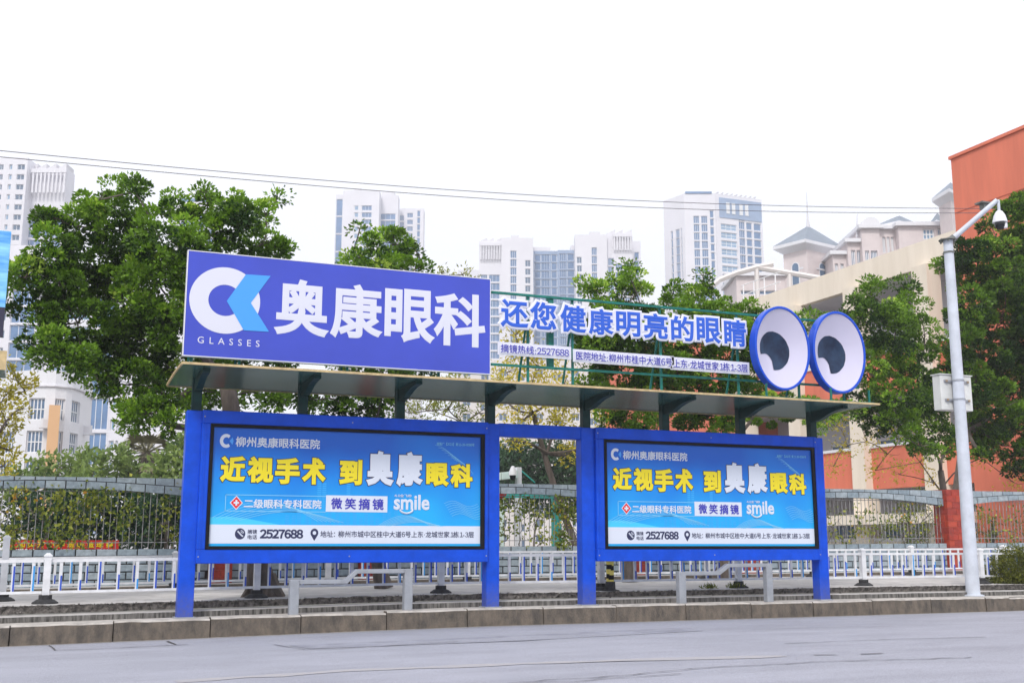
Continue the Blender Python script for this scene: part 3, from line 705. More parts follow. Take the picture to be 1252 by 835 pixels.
# the pair of eyes
EYEW = mat('lilac white eye enamel', (0.56, 0.54, 0.70), 0.25, coat=.4)
PUP = mat('dark blue black pupil', (0.012, 0.02, 0.05), 0.5, spec=0.2, var=.6, scale=3, col2=(0.03, 0.06, 0.12))
RIMB = mat('blue eye rim', (0.004, 0.07, 0.56), 0.35, spec=.3, coat=.1)
for (cx, cz, yy, lab) in ((11.395, 4.155, 15.60, 'left of two big round cartoon eye signs, beside the slogan letters'), (12.60, 4.17, 15.63, 'right of two big round cartoon eye signs, at the canopy end')):
    t = thing('eye_sign', lab, 'sign', 'pair of round eye signs on the canopy', (cx, yy, cz - .73)); rx, rz2 = .56, .72
    E_ = lambda mb, n, mt, **k: mb.build(n, mt, t, loc=(-cx, -yy, -(cz - .73)), **k)
    n = 64
    def lath(prof, name, mt):
        vs = []; fs = []
        for s_, dy in prof: vs += [(cx + (rx + s_) * cos(2 * pi * k / n), yy + dy, cz + (rz2 + s_) * sin(2 * pi * k / n)) for k in range(n)]
        for i in range(len(prof) - 1):
            for k in range(n): fs.append((i * n + k, i * n + (k + 1) % n, (i + 1) * n + (k + 1) % n, (i + 1) * n + k))
        q = MB(); q.add(vs, fs); return E_(q, name, mt, smooth=True)
    lath([(-.045, .02), (-.045, -.10), (-.038, -.115), (-.008, -.115), (0, -.107), (0, .05), (-.06, .11), (-.4, .17)], 'rim', RIMB)
    q = MB(); vs = []; fs = []; rr_ = [1, .93, .85, .75, .65, .55, .45, .36, .28, .2, .1, .02]   # shallow dished face
    for s_ in rr_: vs += [(cx + (rx - .045) * s_ * cos(2 * pi * k / n), yy + .10 - .20 * s_ ** 1.6, cz + (rz2 - .045) * s_ * sin(2 * pi * k / n)) for k in range(n)]
    for i in range(len(rr_) - 1):
        for k in range(n): fs.append((i * n + k, i * n + (k + 1) % n, (i + 1) * n + (k + 1) % n, (i + 1) * n + k))
    q.add(vs, fs); E_(q, 'eyeball', EYEW, smooth=True)
    px_, pz_, pr, pr2 = cx - .09, cz - .03, .33, .335
    hx, hz, hr = px_ - .19, pz_ - .235, .175                 # round highlight biting into the pupil
    q = MB(); na = 60; ctr = (px_ + .06, pz_ + .08); out = []
    for k in range(na):
        a = 2 * pi * k / na; d = (cos(a), sin(a)); best = None
        for s_ in np.linspace(0, .5, 101):
            x, z = ctr[0] + d[0] * s_, ctr[1] + d[1] * s_
            if ((x - px_) / pr) ** 2 + ((z - pz_) / pr2) ** 2 > 1 or ((x - hx) ** 2 + (z - hz) ** 2 < hr * hr): break
            best = (x, z)
        out.append(best)
    def dish(x, z): return yy + .10 - .20 * min(1, math.hypot((x - cx) / (rx - .045), (z - cz) / (rz2 - .045))) ** 1.6 - .006
    rg = [0, .25, .5, .75, 1]; vs = [(ctr[0], dish(*ctr), ctr[1])]; fs = []
    for f_ in rg[1:]:
        for x, z in out: xx, zz2 = ctr[0] + (x - ctr[0]) * f_, ctr[1] + (z - ctr[1]) * f_; vs.append((xx, dish(xx, zz2), zz2))
    fs = [(0, 1 + (k + 1) % na, 1 + k) for k in range(na)]
    for i_ in range(3): fs += [(1 + i_ * na + k, 1 + i_ * na + (k + 1) % na, 1 + (i_ + 1) * na + (k + 1) % na, 1 + (i_ + 1) * na + k) for k in range(na)]
    q.add(vs, fs); E_(q, 'pupil', PUP, smooth=True)
# ================================================================== RAILINGS ON THE PAVEMENT
RW = mat('white railing paint', (0.72, 0.73, 0.76), 0.5, var=0.14, scale=5, bump=0.08)
RB = mat('blue reflective strip', (0.01, 0.07, 0.50), 0.35)
RB2 = mat('faded blue reflective strip', (0.02, 0.28, 0.70), 0.35)
def cached(fn):
    c = {}
    def f(*a):
        if a not in c: c[a] = fn(*a)
        return c[a]
    return f
@cached
def post_me(h, kk):
    m = MB(); m.box(-.045, .045, -.045, .045, .02, h - .05); m.box(-.055, .055, -.055, .055, h - .05, h - .03)
    m.add([(-.05, -.05, h - .03), (.05, -.05, h - .03), (.05, .05, h - .03), (-.05, .05, h - .03), (-.02, -.02, h), (.02, -.02, h), (.02, .02, h), (-.02, .02, h)], [(0, 1, 5, 4), (1, 2, 6, 5), (2, 3, 7, 6), (3, 0, 4, 7), (4, 5, 6, 7)])
    return m.mesh('post', RW)
@cached
def foot_me(kk):
    m = MB(); m.lathe((0, 0, 0), [(.17, 0), (.165, .02), (.11, .055), (.085, .06), (.085, .115)], 4 if kk else 12); return m.mesh('foot', RUBBER)
@cached
def bal_me(wd, h):
    m = MB(); m.box(-wd / 2, wd / 2, -.012, .012, 0, h); return m.mesh('baluster', RW)
@cached
def ref_me(h, wd, b):
    m = MB(); m.box(-wd / 2, wd / 2, -.004, .004, 0, h); return m.mesh('reflector', RB2 if b else RB)
def railing(xp, y, zf, hh, zb_, zt_, wd, phase, where, nb=11):
    for i, x in enumerate(xp):
        z = zf(x); t = thing('railing_post', '%s railing post standing %s' % (('white square', where[0][i]) if True else ''), 'railing post', 'white posts of the pavement railings', (x, y, z))
        inst('shaft', post_me(hh, 0), t); inst('rubber_foot', foot_me(0), t)
    for i in range(len(xp) - 1):
        a, b = xp[i] + .05, xp[i + 1] - .05; za, zb = zf(a), zf(b)
        t = thing('railing_section', 'white railing section with blue strips, %s' % where[1][i], 'railing', 'white railing sections along the pavement', (a, y, za))
        for zz, r_ in ((zt_, .02), (zb_, .017)):
            m = MB(); m.ob((0, -r_, zz - r_), (b - a, 0, zb - za), (0, 2 * r_, 0), (0, 0, 2 * r_)); m.build('rail', RW, t)
        for k in range(nb):
            x = (k + .5) * (b - a) / nb + 0.0; h = zt_ - zb_ - .02 + 0; dz = (zb - za) * x / (b - a)
            bl = inst('baluster', bal_me(wd, round(h, 3)), t, (x, -.001, zb_ + dz + .01))
            ph = (k * 2.1 + phase + i * 3) ; f = .64 + .36 * sin(ph); f = round(f * 6) / 6
            if f > .12: inst('reflector', ref_me(round(h * f, 3), round(wd * .5, 3), (k + i) % 5 == 0), bl, (wd * .2, -.0145, 0.01))
nx = [-2.62, .16, 2.97, 5.77, 8.52, 11.16, 13.82, 16.6, 19.4]
nw = (['beyond the left edge', 'nearest the left edge of the road', 'below the left poster near its leaning rail', 'below the left poster at its right end', 'hidden behind the right blue post', 'behind the leaning rail of the right poster', 'just right of the shelter', 'beside the tall camera pole', 'beyond the round shrub'],
      ['at the far left in front of the banner', 'nearest, from left edge to the left blue post', 'below the left half of the left poster', 'seen through the gap between posters, front row', 'below the left half of the right poster', 'below the right end of the right poster', 'front row between shelter and camera pole', 'front row behind the round shrub'])
railing(nx, 16.7, lambda x: pz(x) + .001, .67, .15, .565, .042, .4, nw)
fx = [-3.4, -.6, 2.2, 4.85, 7.5, 10.1, 12.75, 15.4, 18.08, 20.8, 23.5]
fw = (['back row beyond the left edge', 'back row at the left edge', 'back row close to the left blue post', 'back row under the left poster', 'back row under the right end of the left poster', 'back row in the gap between posters', 'back row under the right poster', 'back row under the right end of the right poster', 'back row left of the red brick pillar', 'back row behind the camera pole', 'back row at the far right'],
      ['back row at the far left', 'back row behind the front railing at the left', 'back row before the red pillar below the left poster', 'back row under the middle of the left poster', 'back row through the gap between posters', 'back row under the left part of the right poster', 'back row under the right poster', 'back row just right of the shelter', 'back row before the right red pillar', 'back row right of the pole'])
railing(fx, 20.2, lambda x: pz(x) + .004 * max(0, x) + .001, .65, .13, .56, .04, 2.2, fw)
# one taller white post in between at the left edge
p0 = aty(3, 728, 17.8); t = thing('railing_post', 'tall white square post on a rubber foot cut by the left edge of the frame', 'railing post', 'white posts of the pavement railings', (p0[0], 17.8, pz(p0[0])))
inst('shaft', post_me(.92, 0), t); inst('rubber_foot', foot_me(0), t)
# low kerb in front of the wall, striped bollard
band('wall_kerb', 20.75, lambda x: pz(x) + .004 * max(0, x) - .01, 20.76, lambda x: pz(x) + .004 * max(0, x) + .055, KERB, 0, 3, xa=-12, xb=32)
band('wall_kerb_top', 20.76, lambda x: pz(x) + .004 * max(0, x) + .055, 21.5, lambda x: pz(x) + .004 * max(0, x) + .056, PAVE, 0, 3, xa=-12, xb=32)
bp = aty(747, 722, 16.42); bz0 = pz(bp[0])
t = thing('striped_bollard', 'yellow and black striped bollard with a black foot behind the right poster corner', 'bollard', None, (bp[0], 16.44, bz0))
def bollard():
    m = MB(); n = 20; R_ = .062; nz = 34; H_ = .62
    for j in range(nz):
        for k in range(n):
            z0, z1 = .07 + j * H_ / nz, .07 + (j + 1) * H_ / nz; a0, a1 = 2 * pi * k / n, 2 * pi * (k + 1) / n
            m.add([(R_ * cos(a0), R_ * sin(a0), z0), (R_ * cos(a1), R_ * sin(a1), z0), (R_ * cos(a1), R_ * sin(a1), z1), (R_ * cos(a0), R_ * sin(a0), z1)], [(0, 1, 2, 3)], int((j / 4.2 + k / n * 1.0 * 1) % 2 < 1))
    m.lathe((0, 0, .69), [(R_, 0), (R_ * .8, .03), (.01, .04)], n, 0)
    return m
bollard().build('tube', [mat('yellow hazard paint', (0.75, 0.62, 0.12), 0.5), BLACK], t, smooth=False)
MB().lathe((0, 0, 0), [(.15, 0), (.145, .015), (.085, .03), (.078, .15)], 16).build('foot', RUBBER, t)

# ================================================================== BOUNDARY WALL: stone blocks, red tiled pillars, bars
STONE = [mat('grey wall stone %d' % i, c, 0.85, var=0.25, scale=9, bump=0.4, bscale=35) for i, c in enumerate([(0.27, 0.33, 0.38), (0.33, 0.385, 0.43), (0.24, 0.30, 0.35), (0.31, 0.37, 0.41)])]
MORT = mat('dark wall joint', (0.05, 0.05, 0.05), 0.95)
REDT = [mat('red pillar tile %d' % i, c, 0.45, var=0.25, scale=12, bump=0.1) for i, c in enumerate([(0.36, 0.035, 0.018), (0.42, 0.05, 0.022), (0.30, 0.03, 0.018)])]
REDJ = mat('pale red joint', (0.45, 0.16, 0.11), 0.9)
YW = 21.5
def wz(x): return .0063 * x
pill = [(-2.7, .5), (3.14, .42), (5.96, .42), (11.77, .4), (14.65, .55), (20.62, .58), (26.6, .55)]
pl_lab = ['red tiled wall pillar beyond the left edge', 'red tiled wall pillar glimpsed below the left part of the left poster', 'red tiled wall pillar glimpsed below the middle of the left poster', 'red tiled wall pillar glimpsed beside the striped bollard', 'red tiled wall pillar glimpsed below the right part of the right poster', 'tall red tiled wall pillar beside the camera pole', 'red tiled wall pillar beyond the right edge']
for i, (x, wd) in enumerate(pill):
    zb, zt = .12 + wz(x), 2.10 + wz(x)
    t = thing('wall_pillar', pl_lab[i], 'pillar', 'red tiled pillars of the boundary wall', (x, YW, zb))
    MB().box(-wd / 2 + .012, wd / 2 - .012, -.12 + .012, .35, 0, zt - zb - .01).build('core', REDJ, t)
    n = 13; hh = (zt - zb) / n
    for j in range(n):
        nb = 2; cut = [0, .5, 1] if j % 2 else [0, .28, 1]
        for k in range(2):
            a, b = -wd / 2 + wd * cut[k], -wd / 2 + wd * cut[k + 1]
            MB().box(a + .004, b - .004, -.12, -.02, j * hh + .004, (j + 1) * hh - .004).build('tile', REDT[(i + j * 2 + k) % 3], t)
        MB().box(-wd / 2, -wd / 2 + .05, -.018, .34, j * hh + .004, (j + 1) * hh - .004).build('tile', REDT[(i + j) % 3], t)
blk_cache = {}
def blk(wd, h, d, k):
    key = (round(wd, 2), round(h, 3), d, k)
    if key not in blk_cache:
        m = MB(); e = .012
        m.add([(0, 0, 0), (wd, 0, 0), (wd, 0, h), (0, 0, h), (e, -e, e), (wd - e, -e, e), (wd - e, -e, h - e), (e, -e, h - e), (0, d, h), (wd, d, h)],
              [(4, 5, 6, 7), (0, 1, 5, 4), (1, 2, 6, 5), (2, 3, 7, 6), (3, 0, 4, 7), (3, 2, 9, 8)]); blk_cache[key] = m.mesh('stone_block', STONE[k])
    return blk_cache[key]
BAR = mat('weathered iron bar', (0.30, 0.30, 0.31), 0.7, var=0.4, scale=10)
bar_me = MB().tube([(0, 0, 0), (0, 0, 1.12)], .008, 5).mesh('bar', BAR)
rw = random.Random(11)
sec_lab = ['left boundary wall section under the vines with the red banner behind', 'short boundary wall section behind the left poster', 'boundary wall section seen through the gap between the posters', 'short boundary wall section behind the right poster', 'boundary wall section between the shelter and the red pillar', 'boundary wall section right of the camera pole']
for i in range(len(pill) - 1):
    xa, xb = pill[i][0] + pill[i][1] / 2, pill[i + 1][0] - pill[i + 1][1] / 2; L_ = xb - xa; z0 = .15 + wz(xa)
    t = thing('boundary_wall', sec_lab[i], 'wall', 'grey stone boundary wall sections with iron bars', (xa, YW, z0))
    low = .67
    m = MB(); m.ob((0, .012, 0), (L_, 0, wz(L_)), (0, .2, 0), (0, 0, low - .01)); m.build('wall_core', MORT, t)
    for r_, (za, h) in enumerate(((0, .13), (.135, .13), (.27, .13), (.405, .13), (.545, .125))):
        bw = .345; off = (bw / 2 if r_ % 2 else 0); x = -off
        while x < L_ - .02:
            a, b = max(x, 0), min(x + bw - .02, L_)
            if b - a > .04: inst('stone_block', blk(b - a, h - .013, .2 if r_ == 4 else .05, rw.randrange(4)), t, (a, -.02 if r_ == 4 else rw.uniform(-.004, .004), za + wz(a)))
            x += bw
    # bars and rails
    nb = int(L_ / .112)
    for k in range(nb): inst('bar', bar_me, t, ((k + .5) * L_ / nb, .08, low + wz((k + .5) * L_ / nb)))
    for zz in (low + .10, low + 1.0):
        m = MB(); m.ob((0, .072, zz), (L_, 0, wz(L_)), (0, .02, 0), (0, 0, .015)); m.build('cross_bar', BAR, t)
    # arched stone beam: flat crown, swelling towards the pillars; two courses
    bw = .345; n = max(3, round(L_ / bw)); bw = L_ / n; top = 1.955 - .03
    big = L_ > 4
    def und(u):                                            # depth of lower edge below the top at position u
        s_ = abs(u / L_ * 2 - 1); return (.20 + .17 * s_ ** 2.2) if big else .30
    def mid(u):
        s_ = abs(u / L_ * 2 - 1); return (.055 + .13 * s_ ** 1.7) if big else .15
    cm_ = MB()
    for k in range(n):
        a, b = k * bw, (k + 1) * bw; za, zb = top + wz(a), top + wz(b)
        cm_.add([(a, .015, za - .004), (b, .015, zb - .004), (b, .015, zb - und(b) + .004), (a, .015, za - und(a) + .004), (a, .19, za - .004), (b, .19, zb - .004), (b, .19, zb - und(b) + .004), (a, .19, za - und(a) + .004)],
                [(0, 3, 2, 1), (4, 5, 6, 7), (0, 1, 5, 4), (3, 7, 6, 2)])
        for lo, hi, f0, f1, ox_ in ((1, 0, mid, lambda u: 0, 0), (1, 0, und, mid, bw * .5)):
            a2, b2 = a + ox_ + .010, min(b + ox_ - .010, L_)
            if a2 > L_: continue
            if k == 0 and ox_:
                aa, bb = .0, ox_ - .005
                MB().add([(aa, 0, top - f1(aa) - .004), (bb, 0, top - f1(bb) - .004), (bb, 0, top - f0(bb)), (aa, 0, top - f0(aa)), (aa, .2, top - f1(aa) - .004), (bb, .2, top - f1(bb) - .004), (bb, .2, top - f0(bb)), (aa, .2, top - f0(aa))], [(0, 3, 2, 1), (4, 5, 6, 7), (0, 1, 5, 4), (3, 7, 6, 2), (1, 2, 6, 5), (0, 4, 7, 3)]).build('beam_stone', STONE[rw.randrange(4)], t)
            y_ = rw.uniform(-.006, .004)
            zz = lambda u, f: top + wz(u) - f(u)
            P = [(a2, y_, zz(a2, f1) - (.015 if ox_ else .0)), (b2, y_, zz(b2, f1) - (.015 if ox_ else .0)), (b2, y_, zz(b2, f0)), (a2, y_, zz(a2, f0)), (a2, .2, zz(a2, f1) - .003), (b2, .2, zz(b2, f1) - .003), (b2, .2, zz(b2, f0)), (a2, .2, zz(a2, f0))]
            MB().add(P, [(0, 3, 2, 1), (4, 5, 6, 7), (0, 1, 5, 4), (3, 7, 6, 2), (1, 2, 6, 5), (0, 4, 7, 3)]).build('beam_stone', STONE[rw.randrange(4)], t)
    cm_.build('beam_core', MORT, t)

# ================================================================== CAMERA POLE, WIRES, BILLBOARD EDGE
PALE = mat('pale blue grey pole paint', (0.56, 0.60, 0.68), 0.4, var=0.14, scale=3, bump=0.05, coat=.1)
PBOX = mat('off white cabinet', (0.66, 0.67, 0.66), 0.5, var=0.1, scale=4)
pb = atz(1190, 728, 0); px0, py0 = pb[0], 15.95; pb = aty(1190, 728, py0)
t = thing('camera_pole', 'tall pale grey tapered pole with a slanting arm and a control box', 'pole', None, (pb[0], py0, -.01))
top = aty(1160, 292, py0); HT = top[2]
MB().lathe((0, 0, 0), [(.125, 0), (.122, .5), (.088, HT - .12), (.09, HT)], 20).build('shaft', PALE, t, smooth=True)
MB().lathe((0, 0, 0), [(.19, 0), (.19, .02), (.14, .03)], 20).build('base_plate', PALE, t)
def loc_(p): return (p[0] - pb[0], p[1] - py0, p[2] + .01)
a = np.array(loc_(aty(1166, 291, py0))); b = np.array(loc_(aty(1219, 245, py0 - .55)))
MB().tube([a, b], [.052, .045], 14).build('arm', PALE, t, smooth=True)
m = MB(); d = (b - a) / np.linalg.norm(b - a)
m.lathe((0, 0, HT - .28), [(.105, 0), (.105, .03)], 16); m.lathe((0, 0, HT - .03), [(.17, 0), (.17, .015)], 16); m.tube([a - d * .16, a + d * .02], .07, 10)
for k in range(6): m.box(.14 * cos(k) - .012, .14 * cos(k) + .012, .14 * sin(k) - .012, .14 * sin(k) + .012, HT - .07, HT + .0)
m.build('flange', mat('dark grey bracket', (0.16, 0.17, 0.16), 0.6, var=.3, scale=10), t)
c0, c1 = loc_(aty(1147, 458, py0 + .17)), loc_(aty(1188, 503, py0 + .17))
bx = MB().box(c0[0], c1[0], .13, .33, c1[2], c0[2]).build('control_box', PBOX, t, bevel=.008)
MB().box(c0[0] - .02, c1[0] + .02, .11, .35, c0[2], c0[2] + .018).build('box_lid', PBOX, bx)
for k in (.18, .72):
    z = c1[2] + (c0[2] - c1[2]) * (1 - k); m = MB(); m.box(c0[0] + .08, c1[0] - .08, .10, .128, z - .02, z + .02); m.lathe((0, 0, z - .015), [(.112, 0), (.112, .03)], 18); m.build('clamp', GREY, bx)
    for xx in (c0[0] + .12, c1[0] - .12): MB().box(xx - .02, xx + .02, .08, .10, z - .02, z + .02).build('bolt', mat('rusty bolt', (0.3, 0.22, 0.15), .7), bx)
cc = b + np.array([.03, 0, 0])
cm = thing('dome_camera', 'white speed dome surveillance camera hanging from the pole arm', 'camera', None, (pb[0] + cc[0], py0 + cc[1], cc[2] - .62))
MB().lathe((0, 0, 0), [(.02, .62), (.028, .60), (.028, .40)][::-1], 10).build('stem', PALE, cm, smooth=True)
MB().lathe((0, 0, 0), [(.125, .17), (.135, .175), (.13, .21), (.105, .31), (.06, .39), (.03, .41)], 24).build('hood', WHITE, cm, smooth=True)
MB().lathe((0, 0, 0), [(.015, .035), (.06, .045), (.092, .09), (.10, .14), (.10, .175)], 20).build('dome', mat('black glass', (0.01, 0.01, 0.015), 0.08), cm, smooth=True)
m = MB(); m.lathe((.055, -.055, 0), [(.012, .05), (.045, .06), (.052, .11), (.045, .165)], 14); m.build('side_cover', WHITE, cm, smooth=True)
fm = thing('street_light_head', 'dark grey flat lamp unit fixed behind the pole arm', 'lamp', None, aty(1203, 250, py0))
MB().box(-.14, .12, -.1, .1, .0, .03).build('cover', mat('dark grey bracket', (0.1, .1, .1)), fm); MB().box(-.06, .04, -.06, .06, -.11, -.002).build('body', mat('dark grey bracket', (0.1, .1, .1)), fm)
WIRE = mat('overhead wire', (0.10, 0.09, 0.11), 0.6)
for lab, pts in (('upper of two thin overhead wires crossing the white sky', [(-60, 179), (0, 184), (240, 207), (390, 220.5), (626, 237.5), (840, 248), (1060, 253.6), (1252, 256), (1330, 256)]),
                 ('lower of two thin overhead wires crossing the white sky', [(-60, 187), (0, 191.5), (240, 214.5), (390, 228), (626, 245), (840, 256), (1060, 260), (1252, 261), (1330, 261)])):
    yw = 24.0 if lab[0] == 'u' else 24.3
    P = [aty(px, py, yw) for px, py in pts]
    xs_ = [p[0] for p in P]; co_ = np.polyfit(xs_, [p[2] for p in P], 4); X = np.linspace(xs_[0], xs_[-1], 60)
    tag(MB().tube([(x, yw, np.polyval(co_, x)) for x in X], .009, 5).build('overhead_wire', WIRE), lab, 'wire', 'overhead wires')
# cut edge of the next shelter's sign at the left
a0, a1 = aty(12, 283, YS), aty(3, 470, YS)
t = thing('neighbour_sign', 'sky blue and navy edge of another sign at the left frame edge', 'sign', None, (-2.6, YS, 3.6))
xr_ = -.585
def NB(z0, z1, name, mt, x1=xr_): MB().box(-1.8, x1 + 2.6, 0, .08, z0 - 3.6, z1 - 3.6).build(name, mt, t)
NB(aty(9, 376, YS)[2], aty(12, 283, YS)[2], 'printed_panel', mat('sky blue sign print', (0.02, 0.24, 0.72), 0.35, var=.85, scale=2.2, col2=(0.30, 0.68, 0.92), stretch=(.4, 1, 3)))
NB(aty(9, 412, YS)[2], aty(9, 376, YS)[2] - .003, 'lower_panel', mat('dark navy sign', (0.02, 0.018, 0.05), 0.4))
b0, b1 = aty(8, 440, YS), aty(5, 468, YS)
t = thing('canopy_end', 'brown edge of the neighbouring canopy at the left frame edge', 'canopy', None, (-2.6, YS - .6, b1[2]))
MB().box(-1.8, b0[0] + 2.6, 0, .9, .1, b0[2] - b1[2]).build('slab', CANU, t); MB().box(-1.8, b0[0] + 2.62, -.02, 0, .08, b0[2] - b1[2] + .02).build('edge_trim', GOLD, t)
# ================================================================== FAR BUILDINGS
WA = mat('tower off white wall', (0.77, 0.76, 0.82), 0.8, var=0.06, scale=.05)
WB = mat('tower warm grey wall', (0.74, 0.69, 0.67), 0.8, var=0.08, scale=.05)
GL = mat('tower blue glass', (0.13, 0.25, 0.47), 0.25, var=0.25, scale=.15, spec=.5)
GLW = mat('pale blue glazed wall', (0.27, 0.37, 0.55), 0.4, var=.12, scale=.2)
GL2 = mat('tower pale glass', (0.26, 0.42, 0.62), 0.25, var=0.2, scale=.2)
WD = mat('window dark glass', (0.11, 0.19, 0.32), 0.2, var=.4, scale=.4)
FRM = mat('window white frame', (0.78, 0.79, 0.82), 0.6)
ROOFG = mat('slate grey roof', (0.24, 0.28, 0.34), 0.7, var=.15, scale=.4)
ORANGE = mat('orange red render', (0.74, 0.20, 0.12), 0.85, var=0.15, scale=1.3, stretch=(1, 1, .12), col2=(0.62, 0.165, 0.10))
CREAM = mat('cream render', (0.84, 0.75, 0.64), 0.85, var=0.1, scale=1.6, stretch=(1, 1, .15), col2=(0.76, 0.67, 0.56))
SHADEW = mat('light grey corridor wall', (0.66, 0.65, 0.69), 0.85, var=0.08, scale=.5)
win_cache = {}
def win_me(wd, h, nm, nh, d, glass, fw):
    key = (round(wd, 2), round(h, 2), nm, nh, d, glass.name, round(fw, 2))
    if key not in win_cache:
        m = MB(); m.quad((0, d, 0), (wd, d, 0), (wd, d, h), (0, d, h), 0)
        e = d - .06 if d > .1 else d - .03
        for k in range(nm + 1): x = (wd - fw) * k / nm; m.box(x, x + fw, e, d - .005, 0, h, 1)
        for k in range(nh + 1): z = (h - fw) * k / nh; m.box(fw, wd - fw, e + .005, d - .004, z, z + fw, 1)
        win_cache[key] = m.mesh('window', [glass, FRM])
    return win_cache[key]
def facade(root, A, B, zt, zb, wins, wall, d=.3, name='wall', thick=None, roofmat=None):
    """A,B: left/right ends seen from the camera (world xy); wins: (s0,s1,z0,z1,kind) in metres from A / world z"""
    A = np.array(A[:2], float); B = np.array(B[:2], float); L_ = np.linalg.norm(B - A); ang = math.atan2(B[1] - A[1], B[0] - A[0])
    xs_ = sorted({0, L_} | {round(v, 3) for w_ in wins for v in w_[:2]}); zs_ = sorted({zb, zt} | {round(v, 3) for w_ in wins for v in w_[2:4]})
    m = MB()
    for i in range(len(xs_) - 1):
        for j in range(len(zs_) - 1):
            xa, xb, za, zc = xs_[i], xs_[i + 1], zs_[j], zs_[j + 1]; xm, zm = (xa + xb) / 2, (za + zc) / 2
            hit = any(w_[0] < xm < w_[1] and w_[2] < zm < w_[3] for w_ in wins)
            if not hit: m.quad((xa, 0, za), (xb, 0, za), (xb, 0, zc), (xa, 0, zc))
    for (s0, s1, z0, z1, kd) in wins:
        m.quad((s0, 0, z0), (s0, d, z0), (s0, d, z1), (s0, 0, z1)); m.quad((s1, d, z0), (s1, 0, z0), (s1, 0, z1), (s1, d, z1))
        m.quad((s0, 0, z1), (s0, d, z1), (s1, d, z1), (s1, 0, z1)); m.quad((s0, d, z0), (s0, 0, z0), (s1, 0, z0), (s1, d, z0))
    if thick:
        m.quad((0, 0, zt), (L_, 0, zt), (L_, thick, zt), (0, thick, zt)); m.quad((L_, 0, zb), (L_, thick, zb), (L_, thick, zt), (L_, 0, zt)); m.quad((0, thick, zb), (0, 0, zb), (0, 0, zt), (0, thick, zt)); m.quad((L_, thick, zb), (0, thick, zb), (0, thick, zt), (L_, thick, zt))
    rl = np.array([A[0], A[1], 0]) - np.array(root.location)
    o = m.build(name, wall, root, loc=rl); o.rotation_euler = (0, 0, ang)
    for (s0, s1, z0, z1, kd) in wins:
        gl, nm, nh, fw = {'w': (WD, 2, 1, .12), 'g': (GL, 3, 1, .10), 'G': (GL, 1, 1, .16), 'p': (GL2, 3, 2, .18), 'b': (WD, 5, 2, .10), 'B': (WD, 4, 2, .09), 'D': (WD, 1, 1, .08), 'n': (GL2, 1, 1, .2)}[kd]
        ci, si = cos(ang), sin(ang)
        inst('window', win_me(s1 - s0, z1 - z0, nm, nh, d, gl, fw), root, (rl[0] + ci * s0, rl[1] + si * s0, z0), (0, 0, ang))
    return o, L_, ang, rl
def colw(L_, f0, f1, zt, n, fl, h, kd, off=1.2, gap=0): return [(L_ * f0, L_ * f1, zt - off - k * fl - h, zt - off - k * fl, kd) for k in range(n)]
def pxc(p, pL, pR): return (p - pL) / (pR - pL)
def tower(label, pL, pR, pyT, D, segs, zb=0, wall=None, thick=6, nf=12, fl=3.0, Dr=None, group='pale high-rise towers', name='apartment_tower', cat='tower', root=None, pyR=None):
    A = atd(pL, pyT, D); B = atd(pR, pyR or pyT, Dr or D); zt = A[2]
    L_ = np.linalg.norm((B - A)[:2]); wins = []
    for (p0, p1, kd, off, h) in segs:
        wins += colw(L_, pxc(p0, pL, pR), pxc(p1, pL, pR), zt, nf, fl, h, kd, off)
    root = root or thing(name, label, cat, group, ((A[0] + B[0]) / 2, (A[1] + B[1]) / 2, zb))
    for w_ in range(len(wins)): pass
    o, L_, ang, rl = facade(root, A, B, zt - root.location[2], zb - root.location[2], [(a, b, c - root.location[2], d - root.location[2], k) for a, b, c, d, k in wins], wall or WA, .35, thick=thick)
    return root, A, B, zt, ang, rl
def onroof(root, A, B, zt, f0, f1, h, name='parapet', mt=None, y0=0, y1=6):
    A = np.array(A); B = np.array(B); L_ = np.linalg.norm((B - A)[:2]); ang = math.atan2(B[1] - A[1], B[0] - A[0])
    rl = np.array([A[0], A[1], 0]) - np.array([root.location[0], root.location[1], root.location[2]])
    o = MB().box(L_ * f0, L_ * f1, y0, y1, zt + .01, zt + h).build(name, mt or WA, root, loc=rl); o.rotation_euler = (0, 0, ang); return o
def fins(root, A, B, zt, fs, h=1.6):
    A = np.array(A); B = np.array(B); L_ = np.linalg.norm((B - A)[:2]); ang = math.atan2(B[1] - A[1], B[0] - A[0])
    rl = np.array([A[0], A[1], 0]) - np.array(root.location)
    for f in fs:
        m = MB(); x = L_ * f; m.add([(x - 1.6, .5, zt), (x + 1.2, .5, zt), (x + 1.2, .5, zt + h), (x - 1.6, 6, zt), (x + 1.2, 6, zt), (x + 1.2, 6, zt + h)], [(0, 1, 2), (5, 4, 3), (0, 2, 5, 3), (1, 4, 5, 2)])
        o = m.build('roof_fin', SHADEW, root, loc=rl); o.rotation_euler = (0, 0, ang)
def pergola(root, pL, pR, pyT, pyB, D, n, mt=None):
    """tall open frame of slender columns in front of a glazed top storey"""
    A = atd(pL, pyT, D - .6); B = atd(pR, pyT, D - .6); zb = atd(pL, pyB, D)[2]; L_ = np.linalg.norm((B - A)[:2]); ang = math.atan2(B[1] - A[1], B[0] - A[0])
    rl = np.array([A[0], A[1], 0]) - np.array(root.location)
    for k in range(n + 1):
        o = MB().box(L_ * k / n - .25, L_ * k / n + .25, -.5, 0, zb, A[2]).build('column', WA, root, loc=rl); o.rotation_euler = (0, 0, ang)
    o = MB().box(-.4, L_ + .4, -.6, .4, A[2], A[2] + 1.2).build('roof_beam', WA, root, loc=rl); o.rotation_euler = (0, 0, ang)

